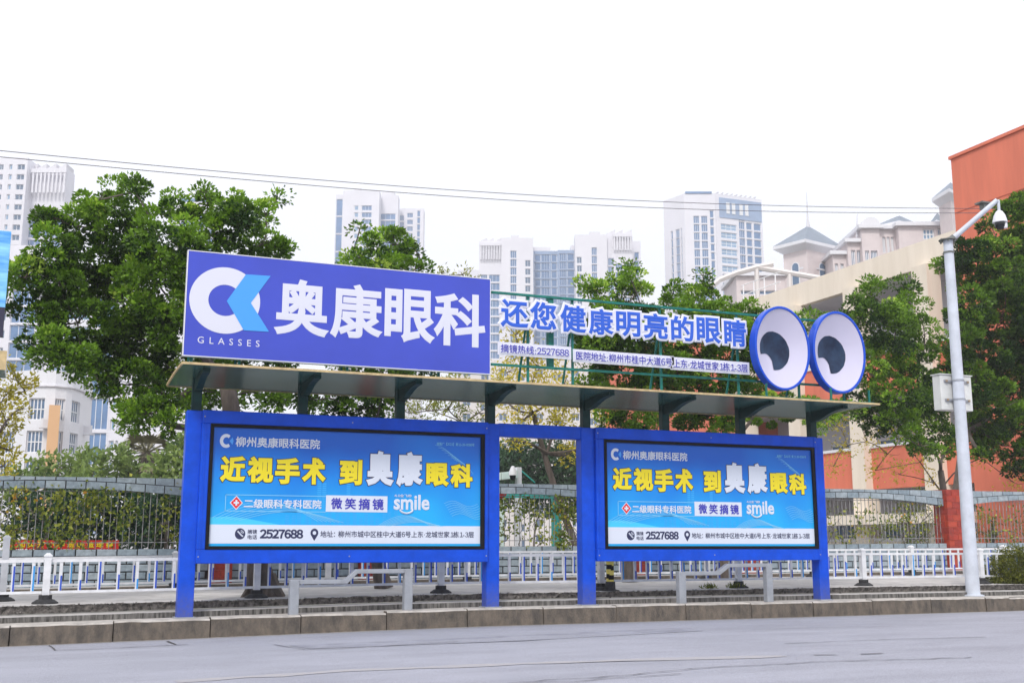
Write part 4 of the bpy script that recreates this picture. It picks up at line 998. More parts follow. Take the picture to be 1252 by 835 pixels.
# left tower (two joined facades)
r, A, B, zt, ang, rl = tower('pale tower at the far left edge with columns under its open roof frame', -45, 34, 193, 310, [(-40, -30, 'w', 2, 1.6), (-22, -12, 'w', 2, 1.6), (0, 5, 'w', 2, 1.6), (12, 16, 'n', 2, 1.6), (22, 31, 'w', 2, 1.6)], wall=WA, nf=16, fl=3.0, pyR=196)
r, A2, B2, zt2, ang, rl = tower('', 34, 82, 206, 314, [(36, 56, 'g', 15.5, 2.3), (58, 80, 'g', 15.5, 2.3)], wall=WA, nf=12, root=r)
pergola(r, 37, 80, 212, 237, 313, 9); fins(r, A2, B2, zt2, (.12, .35, .6, .86))
r, A, B, zt, *_ = tower('small pale tower top peeping between the left tree crowns', 216, 268, 247, 380, [(222, 240, 'g', 4, 2), (244, 262, 'g', 4, 2)], nf=8)
onroof(r, A, B, zt, .05, .8, 1.2, 'roof_band', GL)
r, A, B, zt, *_ = tower('pale tower rising behind the middle tree above the big sign', 411, 420, 238, 452, [(411.6, 419.4, 'G', 2, 7.2)], nf=6, fl=7.6)
r, A, B, zt, *_ = tower('', 420, 464, 233, 448, [(434, 439, 'n', 15 * .3 + 2, 2.0), (443, 455, 'g', 6.5, 2.0)], nf=16, root=r)
onroof(r, A, B, zt, .3, .5, .8)
r, A, B, zt, *_ = tower('', 464, 487, 239, 455, [(466, 484, 'g', 8, 2.5)], nf=14, root=r, wall=WA)
onroof(r, A, B, zt, .1, .8, 1.5, 'roof_beam')
r, A, B, zt, *_ = tower('', 487, 518, 255, 465, [(489, 494, 'g', 3, 2.4), (498, 505, 'g', 2, 2), (510, 514, 'G', 1, 2.6)], nf=12, root=r, pyR=262)
# centre pair
r, A, B, zt, *_ = tower('twin-topped pale tower just right of the big sign corner', 586, 613, 295, 380, [(588, 596, 'g', 12, 2.5), (598, 611, 'g', 12, 2.5)], nf=22)
fins(r, A, B, zt, (.2, .5, .85), 1.3); pergola(r, 588, 611, 301, 318, 380, 7)
r, A, B, zt, *_ = tower('', 613, 652, 291, 379, [(624, 631.5, 'g', 4.6, 2.6), (642, 648.5, 'w', 8, 2.2)], nf=24, root=r); onroof(r, A, B, zt, .3, .55, .9)
r, A, B, zt, *_ = tower('', 652, 682, 307, 386, [(653.5, 661, 'G', 1.2, 2.6), (662, 672, 'g', 1.2, 2.6), (674, 681, 'G', 1.2, 2.7)], nf=24, root=r, wall=GLW); onroof(r, A, B, zt, 0, .7, 1.4, 'roof_beam')
r, A, B, zt, *_ = tower('pale tower with blue glazed link above the slogan letters', 682, 703, 306, 386, [(684, 692, 'g', 1.2, 2.6), (693.5, 702, 'G', 1.2, 2.6)], nf=24, wall=GLW); onroof(r, A, B, zt, .75, 1, 1.8)
r, A, B, zt, *_ = tower('', 703, 742, 287, 378, [(705, 711, 'w', 8, 2.2), (723, 729.5, 'g', 4.6, 2.7)], nf=24, root=r); onroof(r, A, B, zt, .45, .8, 1.0)
r, A, B, zt, *_ = tower('', 742, 773, 285, 380, [(743, 750, 'g', 9, 2.6), (752, 760, 'g', 11, 2.4), (763, 771, 'g', 11, 2.4)], nf=22, root=r); fins(r, A, B, zt, (.2, .5, .85), 1.3); pergola(r, 751, 771, 290, 307, 380, 6)
r, A, B, zt, *_ = tower('', 773, 783, 295, 388, [(775, 781, 'G', 4, 2.6)], nf=20, root=r)
# right tower with an oblique side
r, A, B, zt, *_ = tower('widest pale tower right of centre with a glazed front and balconies', 811, 836, 246, 384.5, [(819, 821.5, 'G', 12, 2.9), (825, 829.5, 'g', 12, 2.9), (831, 832.6, 'G', 12, 2.9)], nf=22, fl=3.0, Dr=376, thick=None, pyR=237)
r, A, B, zt, *_ = tower('', 836, 874, 237, 376, [(847, 854, 'g', 8, 2.6), (856.5, 864, 'g', 8, 2.6), (867, 872, 'G', 6, 2.6)], nf=24, root=r, pyR=241)
onroof(r, A, B, zt, .05, .9, .7, 'roof_band', GL, y0=-.3, y1=3)
r, A, B, zt, *_ = tower('', 874, 931, 237, 377, [(880, 899, 'p', 10.5, 2.2), (902, 909, 'g', 6, 2.7), (911, 918, 'G', 9, 2.6), (920, 929, 'G', 9, 2.6)], nf=24, root=r, Dr=384, pyR=243, thick=16)
A_ = atd(879, 243, 375.5); 
onroof(r, A, B, zt - 8.4, .08, .98, 7.2, 'glazed_crown', GLW, y0=-.25, y1=-.02)
for f in (.22, .34, .5, .62): onroof(r, A, B, zt - 6.8, f, f + .07, 4.0, 'crown_window', FRM, y0=-.45, y1=-.3)
for k in range(9): onroof(r, A, B, zt + .3, .05 + k * .1, .07 + k * .1, .35, 'roof_louvre', SHADEW, y0=-.5, y1=7)
tower('low pale roof beside the twin-topped tower', 560, 590, 330, 420, [(562, 575, 'g', 3, 2)], nf=8)
tower('distant low tower between the centre tower and the glazed tower', 780, 812, 374, 420, [(785, 800, 'g', 3, 2)], nf=8)
# mid distance: glazed block behind the white school building
r, A, B, zt, *_ = tower('blue glazed office block behind the white school building', 60, 116, 360, 175, [(64, 112, 'p', 2, 2.2)], nf=16, fl=3.2, group='mid-distance blocks', name='office_block', cat='building', thick=18)
r, A, B, zt, *_ = tower('', 116, 143, 358, 174, [(118, 141, 'g', .6, 4.9)], nf=10, fl=5.4, root=r, thick=18)
r, A, B, zt, *_ = tower('', 143, 236, 352, 174, [(145, 151, 'n', 5, 1.6), (153, 156, 'G', 5, 1.6), (196, 200, 'w', 5, 1.6)], nf=16, fl=3.2, root=r, thick=18)
r, A, B, zt, *_ = tower('tall white block with blue bands at the far left behind the tree', -30, 52, 300, 210, [(-20, 0, 'p', 2, 2.3), (6, 14, 'w', 3, 1.6), (20, 50, 'g', 2, 3.0)], nf=24, fl=3.4, group='mid-distance blocks', name='office_block', cat='building', thick=14)
tower('pale pinkish apartment block behind the yellow tree in the gap', 560, 790, 440, 240, [(566 + k * 22, 576 + k * 22, 'w', 2 + (k % 2), 1.6) for k in range(10)], wall=WB, nf=12, fl=3.2, group='mid-distance blocks', name='apartment_block', cat='building')
# white curved school building
sb = thing('school_building', 'white curved school building with barred windows and an orange fin', 'building', None, atd(60, 600, 100) * np.array([1, 1, 0]))
D0 = 100
cor = [(-40, 438, 100), (40, 452, 97), (72, 466, 97.5), (92, 478, 99), (104, 490, 102), (112, 500, 106)]
prev = None
wl = {0: [(.10, .30, 'b'), (.44, .62, 'b'), (.70, .96, 'b')], 1: [(-.0, 0, '')], 2: [(.1, .62, 'b')], 3: [(0, 0, '')]}
# windows per storey: (left px, right px) measured along the curve
rowsw = [([(-28, -8), (35, 56), (66, 82), (88, 99)], 488, 511), ([(3, 20), (33, 54), (67, 78), (86, 96)], 527, 552), ([(5, 16), (35, 52), (67, 78)], 568, 582)]
def cpt(px, py):                                           # a point on the curved front
    xs2 = [c[0] for c in cor]; Dd = np.interp(px, xs2, [c[2] for c in cor]); return atd(px, py, Dd)
def ctop(px): return np.interp(px, [c[0] for c in cor], [c[1] for c in cor])
bx = [-40, -28, -8, 3, 20, 34, 55, 66, 80, 87, 98, 106, 112]
zt0 = atd(40, 452, 97)[2]
for i in range(len(bx) - 1):
    a, b = cpt(bx[i], 500), cpt(bx[i + 1], 500); wn = []
    L_ = np.linalg.norm((b - a)[:2])
    for k, (ws, p0, p1) in enumerate(rowsw):
        for (wa, wb_) in ws:
            if abs(wa - bx[i]) < 5 and abs(wb_ - bx[i + 1]) < 5 and L_ > .7:
                zc = atd(40, (p0 + p1) / 2, 97)[2]; wn.append((.06, L_ - .06, zc - .95, zc + .95, 'B'))
    facade(sb, a, b, zt0, -.3, wn, WHITE, .25)
m = MB()
for i in range(len(bx) - 1):                               # thin cornice line and roof slab
    a, b = cpt(bx[i], 500), cpt(bx[i + 1], 500); d = (b - a) / np.linalg.norm(b - a); n_ = np.array([d[1], -d[0], 0])
    m.ob((a[0] + n_[0] * .001, a[1] + n_[1] * .001, zt0 - 1.45), (b - a) * np.array([1, 1, 0]), n_ * .18, (0, 0, .12))
m.build('cornice', SHADEW, sb, loc=tuple(-np.array(sb.location)))
a = cpt(67, 497); zf_ = a[2]
MB().box(-.45, .45, -1.0, .0, 0, zf_).build('orange_fin', mat('pale orange render', (0.70, 0.42, 0.22), .8), sb, loc=(a[0] - sb.location[0] , a[1] - sb.location[1] - .2, 0))
for (px, py) in ((57, 520), (51, 562), (106, 528)):
    a = cpt(px, py); m = MB(); m.box(-.45, .45, -.55, -.05, 0, .75, 0); m.lathe((0, 0, 0), [(.01, 0), (.01, .001)], 4, 0); m.box(-.6, .6, -.6, 0, -.1, -.02, 0)
    u = m.build('air_conditioner', [WHITE], sb, loc=(a[0] - sb.location[0], a[1] - sb.location[1] - .15, a[2] - .2)); MB().box(-.3, .2, -.57, -.553, .12, .62).build('grille', SHADEW, u)

# right: orange and cream school block, long side running away from the street
XF = 32.0
ob = thing('orange_school_block', 'orange red and cream school block with open corridors behind the right trees', 'building', None, (XF, 40, 0))
def fy(px): return atx(px, 560, XF)[1]
def OB(mb, name, mt, parent=None): return mb.build(name, mt, parent or ob, loc=(-XF, -40, 0) if parent is None else None)
def fyt(px, py): return atx(px, py, XF)[1]
y_far, y_near = fyt(897, 380), 27.2
yl = 32.15                                         # where the plain orange end block begins
zl = [1.15, 4.98, 8.80]; zr = 12.9
OB(MB().box(XF + 2.4, XF + 12, yl - .01, y_far, -.3, zr - .3), 'corridor_wall', SHADEW)
OB(MB().box(XF, XF + 2.4, yl - .01, y_far, 11.83, zr), 'roof_parapet', CREAM)
OB(MB().box(XF + .3, XF + 2.4, yl - .01, y_far, 11.81, 11.825), 'ceiling', SHADEW)
for z in zl:
    OB(MB().box(XF + .02, XF + .22, yl - .01, y_far, z - 1.80, z - .1), 'orange_parapet', ORANGE if z > 2 else CREAM)
    OB(MB().box(XF - .05, XF + .3, yl - .01, y_far, z - .1, z + .02), 'coping', WHITE)
    OB(MB().box(XF + .22, XF + 2.4, yl - .01, y_far, z - 1.78, z - 1.55), 'floor_slab', SHADEW)
OB(MB().box(XF - 1.2, XF + .02, yl - .01, y_far, 1.72, 2.12), 'entrance_canopy', CREAM)
cols = [(1043, 560, .95), (1139, 560, .95)]
yc1, yc2 = fyt(1057, 560), fyt(1147, 560); sp_ = yc1 - yc2
yy = yc2 - sp_
while yy < y_far:
    if yy > yl - 1: OB(MB().box(XF - .35, XF + .35, yy - .42, yy + .42, -.3, 11.84), 'column', CREAM)
    yy += sp_
yk = yl + 1.5
while yk < y_far - 3:                                       # doors and windows of the corridor wall
    for z in (-.2, 3.42, 7.25):
        for (dy, w_, h0, h1, kd) in ((0, 1.1, .05, 2.1, 'D'), (1.8, 2.6, .95, 2.1, 'b')):
            ww = win_me(w_, h1 - h0, {'D': 1, 'b': 4}[kd], {'D': 1, 'b': 2}[kd], .02, WD, .07)
            inst('door' if kd == 'D' else 'window', ww, ob, (2.36, yk + dy + w_ - 40, z + h0), (0, 0, -pi / 2))
    yk += 5.2
OB(MB().box(XF - .05, XF + 14, 22.0, yl, -.3, 15.7), 'end_block', ORANGE)
OB(MB().box(XF - .12, XF + 14.1, 22.0, yl + .06, 15.7, 15.82), 'roof_coping', ORANGE)
for z in (4.9, 9.2, 13.5): OB(MB().box(XF - .062, XF - .052, 22.0, yl - .05, z, z + .04), 'render_joint', mat('render joint line', (0.45, 0.10, 0.055), .9))
OB(MB().box(XF - .09, XF - .054, yl - 8.0, yl - 7.9, 11.0, 14.6), 'metal_strip', SHADEW)
OB(MB().box(XF - .2, XF + 6, y_far, y_far + 14, -.3, 12.1), 'rear_block', ORANGE)
OB(MB().box(XF - .3, XF + 6.1, y_far - .05, y_far + 14.1, 12.1, 12.25), 'rear_coping', ORANGE)
# roof rails of thin pipe on the cream block end
for k in range(4):
    y = y_far - .5 - k * .9; OB(MB().tube([(XF + .3, y, zr), (XF + .3, y, zr + 1.0)], .03, 5), 'roof_rail', FRM)
for z in (.5, 1.0): OB(MB().tube([(XF + .3, y_far - .3, zr + z), (XF + .3, y_far - 3.6, zr + z)], .025, 5), 'roof_rail', FRM)
# curved pergola beam behind
pp_ = [atd(px, py, 118) for px, py in ((868, 352), (880, 342), (900, 334), (925, 327), (945, 323))]
t = thing('roof_pergola', 'curved beige roof beam arching above the red rear block', 'pergola', None, pp_[0])
MB().tube([p - pp_[0] for p in pp_], .32, 6).build('beam', WB, t)
MB().tube([atd(925, 327, 118) - pp_[0], atd(1002, 340, 118) - pp_[0]], .3, 6).build('beam', WB, t)
for px, py in ((925, 327), (965, 333)):
    p = atd(px, py, 118) - pp_[0]; MB().tube([p, p - np.array([0, 0, 9])], .25, 6).build('pillar', WB, t)

# villa-roofed building behind
BR = mat('pinkish grey stone cladding', (0.68, 0.60, 0.60), 0.85, var=.08, scale=.6)
vb = thing('villa_roofed_building', 'grey stone apartment house with hipped roofs, spire and arched windows', 'building', None, atd(1000, 600, 150) * np.array([1, 1, 0]))
VL = np.array(vb.location)
def hipbox(pxl, pxc_, pxr, pyT, D, depthL, depthR, eave, apex_h, arched=True, zb=0, nm='tower_wall', wn=True):
    """corner-on block: left face pxl..pxc_, right face pxc_..pxr; roof hipped"""
    Cn = atd(pxc_, pyT, D); Lf = atd(pxl, pyT, D + depthL); Rt = atd(pxr, pyT, D + depthR); zt = Cn[2]
    bk = Lf + Rt - Cn; P = [Lf, Cn, Rt, bk]
    m = MB()
    for i in range(4):
        a, b = P[i], P[(i + 1) % 4]; m.quad((a[0], a[1], zb), (b[0], b[1], zb), (b[0], b[1], zt), (a[0], a[1], zt))
    m.build(nm, BR, vb, loc=tuple(-VL))
    cen = (Lf + Rt) / 2; e = MB(); E0 = [cen + (p - cen) * 1.0 for p in P]; E1 = [cen + (p - cen) * (1 + eave) for p in P]
    def lv(Q, z): return [(q[0], q[1], z) for q in Q]
    for (Qa, za, Qb, zc) in ((E0, zt - .8, E1, zt - .1), (E1, zt - .1, E1, zt + .35)):
        a, b = lv(Qa, za), lv(Qb, zc)
        for i in range(4): e.quad(a[i], a[(i + 1) % 4], b[(i + 1) % 4], b[i])
    e.build('eaves', WHITE, vb, loc=tuple(-VL))
    rf = MB(); a = lv(E1, zt + .35); ap = [cen + (p - cen) * .08 for p in P]; b = lv(ap, zt + apex_h)
    for i in range(4): rf.quad(a[i], a[(i + 1) % 4], b[(i + 1) % 4], b[i])
    rf.add(b, [(0, 1, 2, 3)]); rf.build('roof', ROOFG, vb, loc=tuple(-VL))
    return Lf, Cn, Rt, zt, cen
def archwin(a, b, f, z0, wd, h):
    a = np.array(a[:2]); b = np.array(b[:2]); p = a + (b - a) * f; ang = math.atan2(b[1] - a[1], b[0] - a[0])
    for s_, mt, y in ((1.25, WHITE, -.06), (1, WD, -.09)):
        P = [(-wd / 2 * s_, 0)] + [(wd * s_ / 2 * cos(t), h - wd / 2 + wd * s_ / 2 * sin(t)) for t in np.linspace(pi, 0, 9)] + [(wd / 2 * s_, 0)]
        m = MB(); m.prism(P, y, 0.05); o = m.build('arched_window' if mt is WD else 'window_surround', mt, vb, loc=(p[0] - VL[0], p[1] - VL[1], z0)); o.rotation_euler = (0, 0, ang)
Lf, Cn, Rt, zt, cen = hipbox(957, 986, 1021, 298, 150, 3, 3.5, .38, 3.3)
archwin(Lf, Cn, .5, zt - 5.4, 1.0, 3.0); archwin(Cn, Rt, .5, zt - 5.4, 1.1, 3.0)
for k, (z, r_) in enumerate(((0, .35), (1, .2))): pass
MB().tube([(cen[0] - VL[0], cen[1] - VL[1], zt + 3.2), (cen[0] - VL[0], cen[1] - VL[1], zt + 4.6), (cen[0] - VL[0], cen[1] - VL[1], zt + 8.4)], [.32, .12, .04], 6).build('spire', SHADEW, vb)
m = MB()
for (a, b) in ((Lf, Cn), (Cn, Rt)):
    d = (b - a); m.ob((a[0] + d[0] * .3, a[1] + d[1] * .3 - .12, zt - 3.4), d * .5 * np.array([1, 1, 0]), (0, .2, 0), (0, 0, .25))
m.build('string_course', WHITE, vb, loc=tuple(-VL))
def vface(p0, p1, pyT, D, zwin, root=vb, pyR=None, col=BR):
    A, B = atd(p0, pyT, D), atd(p1, pyR or pyT, D); L_ = np.linalg.norm((B - A)[:2]); zt = A[2]
    wn = [(L_ * pxc(a, p0, p1), L_ * pxc(b, p0, p1), zt - c - h, zt - c, k) for a, b, c, h, k in zwin]
    facade(vb, A, B, zt, 0, wn, col, .3, thick=9)
    MB().box(-.5, L_ + .5, -.6, 9, zt, zt + .5).build('cornice', WHITE, vb, loc=(A[0] - VL[0], A[1] - VL[1], 0)).rotation_euler = (0, 0, math.atan2(B[1] - A[1], B[0] - A[0]))
    return A, B, zt
vface(900, 960, 338, 153, [(905, 950, 2, .6, 'w')])
vface(1018, 1046, 312, 148, [(1020, 1024, 1.2, 1.8, 'w'), (1027, 1031, 1.2, 1.8, 'w'), (1036, 1041, 1.2, 1.8, 'w')])
vface(1036, 1055, 297, 147, [(1040, 1045, 1.0, 2.2, 'w'), (1047, 1052, 1.0, 2.2, 'w')])
A, B, zt = vface(1053, 1075, 280, 146, [(1056, 1061, 3, 2.4, 'w'), (1063, 1071, 3, 2.4, 'B')])
a = (A + B) / 2; ang_ = math.atan2(B[1] - A[1], B[0] - A[0]); m = MB(); P = [(1.2 * cos(t), 1.2 * sin(t)) for t in np.linspace(0, pi, 12)]
m.prism(P, -.5, 8); m.build('barrel_gable', WHITE, vb, loc=(a[0] - VL[0], a[1] - VL[1], zt + .3)).rotation_euler = (0, 0, ang_)
MB().box(-1.4, 1.4, -1.4, -.05, zt - 6.3, zt - 5.3).build('balcony', WHITE, vb, loc=(a[0] - VL[0], a[1] - VL[1], 0)).rotation_euler = (0, 0, ang_)
hipbox(1072, 1100, 1128, 274, 147, 2.5, 3, .18, 1.9)
vface(1074, 1098, 281, 146.4, [(1078, 1082, 1.0, 2.2, 'w'), (1083.5, 1087, 1.0, 2.2, 'w'), (1088.5, 1092, 1.0, 2.2, 'w')])
vface(1098, 1166, 277, 145, [(1128, 1142, .3, 1.5, 'p'), (1146, 1156, .3, 1.5, 'p')])
Lf, Cn, Rt, zt, cen = hipbox(1147, 1162, 1180, 238, 140, 3, 3.5, .5, 2.6)
hipbox(1138, 1146, 1156, 273, 150, 2, 2, .3, 2.0)
MB().tube([np.array((*atd(1048, 290, 147)[:2], atd(1048, 290, 147)[2])) - VL, np.array(atd(1048, 262, 147)) - VL], [.2, .04], 5).build('spire', SHADEW, vb)
# ================================================================== TREES AND PLANTS
def near(px, py, Y): return aty(px, py, Y)
def gtree(px, Y, z0): p = aty(px, 667, Y); return (p[0], Y, z0)
# the big ficus at the left, trunk behind the left poster
b = aty(323, 700, 17.1); b = (b[0], 17.1, pz(b[0]) - .02)
L1 = [(60, 300, 26), (50, 265, 20), (85, 275, 22), (30, 340, 30), (75, 350, 38), (45, 400, 30), (140, 255, 34), (150, 300, 42), (120, 245, 18), (165, 235, 14), (110, 330, 40), (95, 395, 40), (150, 370, 48), (200, 300, 38), (215, 265, 24), (205, 250, 14), (195, 350, 44), (175, 415, 44),
      (130, 430, 34), (90, 440, 24), (60, 425, 22), (165, 470, 30), (205, 450, 34), (215, 490, 26), (180, 505, 22), (155, 510, 16), (205, 520, 14), (225, 400, 36), (235, 330, 30), (120, 465, 20), (60, 445, 14),
      (262, 285, 22), (290, 280, 24), (255, 250, 14), (248, 236, 9), (300, 262, 18), (325, 262, 14), (318, 300, 26), (335, 305, 16), (285, 250, 14), (338, 243, 7), (270, 320, 24)]
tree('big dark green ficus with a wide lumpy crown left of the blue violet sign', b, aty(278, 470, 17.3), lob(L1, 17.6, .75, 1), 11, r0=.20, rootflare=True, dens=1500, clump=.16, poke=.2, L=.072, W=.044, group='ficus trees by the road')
L2 = [(480, 300, 20), (482, 283, 10), (455, 302, 13), (438, 318, 14), (418, 332, 10), (504, 302, 11), (515, 326, 9), (462, 330, 26), (500, 335, 22), (440, 280, 6), (450, 380, 34), (490, 400, 34), (430, 430, 30), (470, 465, 30), (505, 455, 22), (420, 495, 20), (455, 500, 18), (390, 490, 16), (380, 400, 30),
      (250, 478, 22), (290, 482, 24), (330, 485, 22), (360, 480, 18), (320, 440, 30), (260, 440, 26)]
b = aty(470, 690, 18.6)
tree('middle ficus whose crown stands above the middle of the big sign', (b[0], 18.6, pz(b[0])), aty(462, 560, 18.6), lob(L2, 18.6, .6, 2), 12, r0=.13, dens=1250, clump=.16, poke=.2, L=.075, W=.046, group='ficus trees by the road', tintb=.42)
PAL = leafmat('pale feathery leaf', (0.10, 0.14, 0.02), (0.30, 0.33, 0.05), (0.45, 0.42, 0.06))
b = aty(566, 680, 23)
tree('slim pale tree poking above the right end of the big sign', (b[0], 23, .2), aty(568, 560, 23), lob([(566, 336, 9), (562, 347, 11), (574, 345, 9), (566, 400, 16), (560, 470, 18), (548, 500, 22), (585, 505, 16), (520, 500, 20), (500, 505, 14), (540, 335, 5), (533, 480, 16)], 23, .6, 3), 13, mtl=PAL, r0=.08, dens=230, per=8, tintb=.5, group='slender trees behind the wall', name='slender_tree', L=.10, W=.035)
L3 = [(720, 352, 9), (733, 358, 9), (711, 348, 6), (728, 390, 24), (770, 338, 9), (769, 326, 6), (762, 352, 12), (783, 354, 11), (748, 380, 14), (786, 382, 16), (712, 400, 18), (748, 395, 22), (795, 395, 20), (745, 410, 30), (780, 415, 34), (730, 440, 26), (765, 460, 30), (800, 450, 28), (720, 475, 18), (745, 500, 22), (790, 505, 24), (765, 520, 16), (750, 345, 8)]
b = aty(770, 690, 19.5)
tree('ficus with a pointed top behind the middle of the slogan letters', (b[0], 19.5, .2), aty(775, 560, 19.5), lob(L3, 19.5, .6, 4), 14, r0=.13, dens=1600, clump=.16, poke=.2, L=.075, W=.046, group='ficus trees by the road', tintb=.46)
L4 = [(824, 352, 7), (820, 366, 11), (862, 347, 8), (860, 336, 5), (853, 364, 13), (878, 368, 12), (832, 385, 18), (868, 392, 22), (903, 390, 13), (930, 385, 8), (916, 374, 6), (845, 400, 22), (885, 395, 20), (815, 410, 20), (850, 420, 32), (890, 425, 32), (925, 415, 22), (830, 460, 28), (870, 465, 30), (915, 465, 28), (840, 505, 22), (885, 510, 24), (930, 500, 22), (960, 495, 20), (955, 440, 22), (985, 500, 16), (970, 400, 14), (1002, 515, 12), (1012, 508, 9)]
b = aty(880, 690, 19.8)
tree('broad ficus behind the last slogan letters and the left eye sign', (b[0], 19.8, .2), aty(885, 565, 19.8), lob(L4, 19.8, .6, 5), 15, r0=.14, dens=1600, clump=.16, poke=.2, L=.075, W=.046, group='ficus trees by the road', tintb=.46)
# right: looser tree behind the eyes and the big dark one behind the camera pole
L5 = [(1062, 348, 9), (1066, 362, 14), (1045, 365, 12), (1060, 395, 22), (1085, 372, 14), (1105, 352, 12), (1115, 375, 18), (1010, 395, 11), (985, 392, 9), (1030, 388, 10), (1095, 405, 26), (1130, 410, 22), (1085, 440, 28), (1055, 450, 20), (1120, 450, 28), (1060, 490, 22), (1095, 485, 26), (1040, 500, 14), (1125, 495, 24), (1100, 520, 20), (1140, 530, 22), (1070, 515, 14), (1150, 480, 24), (1145, 555, 10), (1125, 545, 12), (1160, 550, 12), (1045, 425, 14)]
b = aty(1170, 640, 23.5)
tree('loose two-stemmed tree between the right eye sign and the camera pole', (b[0], 23.5, .2), aty(1150, 575, 23.3), lob(L5, 23.0, .9, 6), 16, r0=.13, dens=760, clump=.22, poke=.2, per=10, group='ficus trees behind the wall', tintb=.40, L=.10, W=.055)
L6 = [(1235, 260, 22), (1215, 300, 18), (1245, 300, 26), (1180, 310, 18), (1165, 330, 16), (1190, 340, 22), (1225, 345, 30), (1260, 350, 36), (1185, 380, 26), (1220, 395, 38), (1265, 410, 40), (1175, 420, 26), (1210, 445, 38), (1250, 460, 40), (1180, 470, 30), (1215, 500, 34), (1255, 510, 34), (1190, 525, 22), (1225, 545, 20), (1260, 555, 22), (1240, 575, 12), (1290, 380, 40), (1300, 470, 46), (1280, 310, 30), (1200, 555, 8), (1252, 250, 16), (1210, 275, 9)]
b = aty(1158, 640, 24.5); 
tree('large dark dense tree at the right edge behind the camera pole', (b[0], 24.5, .2), aty(1190, 470, 24.5), lob(L6, 24.6, 1.0, 7), 17, r0=.17, dens=900, clump=.22, poke=.2, per=10, group='ficus trees behind the wall', tintb=.30, L=.11, W=.06)
# yellow autumn trees
YLF = leafmat('yellow autumn leaf', (0.36, 0.33, 0.03), (0.74, 0.62, 0.06), (0.80, 0.55, 0.06))
b = aty(717, 600, 25.5)
tree('sparse yellow leaved tree with a dark leaning trunk in the gap between posters', (b[0], 25.5, .2), aty(652, 505, 25.5), lob([(640, 430, 24), (620, 455, 22), (660, 450, 26), (690, 470, 22), (630, 410, 16), (650, 480, 26), (620, 490, 20), (690, 500, 24), (715, 490, 20), (640, 515, 20), (680, 520, 18), (705, 535, 18), (625, 540, 14), (695, 555, 14), (720, 545, 14), (740, 500, 20), (645, 395, 10), (735, 520, 14), (610, 470, 14)], 25.5, 1.0, 8), 18, mtl=YLF, r0=.10, dens=210, per=6, shell=.2, tintb=.5, group='yellow trees behind the wall', name='autumn_tree', L=.12, W=.05, spread=.12)
b = aty(1175, 640, 27)
tree('thin yellow leaved tree spreading in front of the orange school block', (b[0], 27, .2), aty(1150, 600, 27), lob([(1025, 520, 16), (1035, 545, 16), (1020, 570, 14), (1085, 520, 16), (1110, 530, 14), (1085, 555, 16), (1070, 575, 14), (1100, 580, 14), (1125, 565, 14), (1045, 505, 12), (1140, 590, 12), (1060, 540, 12), (1020, 500, 12), (1200, 560, 14), (1240, 590, 16)], 27, .8, 9), 19, mtl=YLF, r0=.07, dens=120, per=5, shell=.1, tintb=.55, group='yellow trees behind the wall', name='autumn_tree', L=.11, W=.05, spread=.12)
b = aty(-10, 600, 24)
tree('yellow green tree leaning in at the left edge above the wall', (b[0], 24, .2), aty(-8, 540, 24), lob([(10, 480, 16), (20, 465, 12), (0, 500, 18), (25, 500, 14), (8, 520, 16), (-10, 540, 20), (12, 550, 14), (5, 570, 14), (30, 478, 8), (40, 470, 6), (15, 450, 9), (18, 590, 10)], 24, .6, 10), 20, mtl=YLF, r0=.07, dens=300, per=7, shell=.2, tintb=.25, group='yellow trees behind the wall', name='autumn_tree', L=.11, W=.05)
# shrubs, bushes, palm beyond the wall
MIDG = leafmat('mid green leaf', (0.07, 0.13, 0.04), (0.26, 0.36, 0.09), (0.36, 0.46, 0.12))
FARG = leafmat('bluish dark green leaf', (0.015, 0.05, 0.025), (0.05, 0.12, 0.045), (0.09, 0.18, 0.06))
def bush(label, px, Y, lobes, seed, mtl, group, z0=.0, dens=260, L=.14, W=.07, name='bush', per=9, **k):
    p = aty(px, 640, Y); tree(label, (p[0], Y, z0), aty(px, 640, Y), lob(lobes, Y, .8, seed), seed, mtl=mtl, r0=.07, dens=dens, group=group, name=name, cat='bush', twigs=False, L=L, W=W, per=per, **k)
bush('row of pale green bushes under the white school windows', 60, 42, [(30, 578, 14), (50, 572, 14), (72, 570, 15), (90, 572, 14), (105, 565, 13), (60, 590, 18), (90, 595, 20), (30, 600, 18), (10, 590, 14), (98, 555, 9)], 31, MIDG, 'bushes beyond the wall', dens=110, L=.22, W=.12, tintb=.55, spread=.12)
bush('rounded green bush left of the palm', 140, 40, [(118, 572, 14), (135, 562, 16), (150, 570, 15), (130, 590, 20), (165, 585, 16), (145, 555, 11), (112, 588, 14)], 32, MIDG, 'bushes beyond the wall', dens=110, L=.22, W=.12, tintb=.55, spread=.12)
bush('bright green tree-like bush right of the palm beside the blue post', 215, 36, [(205, 570, 18), (222, 555, 18), (195, 580, 14), (232, 575, 24), (215, 590, 22), (240, 545, 20), (218, 545, 10)], 33, MIDG, 'bushes beyond the wall', dens=130, L=.2, W=.11, tintb=.62, spread=.12)
for k, (lab, px, r_, Y) in enumerate((('dark green shrub mass behind the banner at the left', 60, 30, 27), ('dark green shrub behind the fence left of the blue post', 150, 32, 28), ('dark green shrub behind the fence beside the left blue post', 205, 30, 27))):
    bush(lab, px, Y, [(px + dx, 625 + dy, r_ * .7) for dx, dy in ((-30, 0), (-10, -14), (14, -10), (30, 4), (-18, 18), (10, 18), (0, 30), (34, 24), (-34, 28))], 40 + k, FARG, 'dark shrubs behind the fence', dens=190, L=.15, W=.08, tintb=.3)
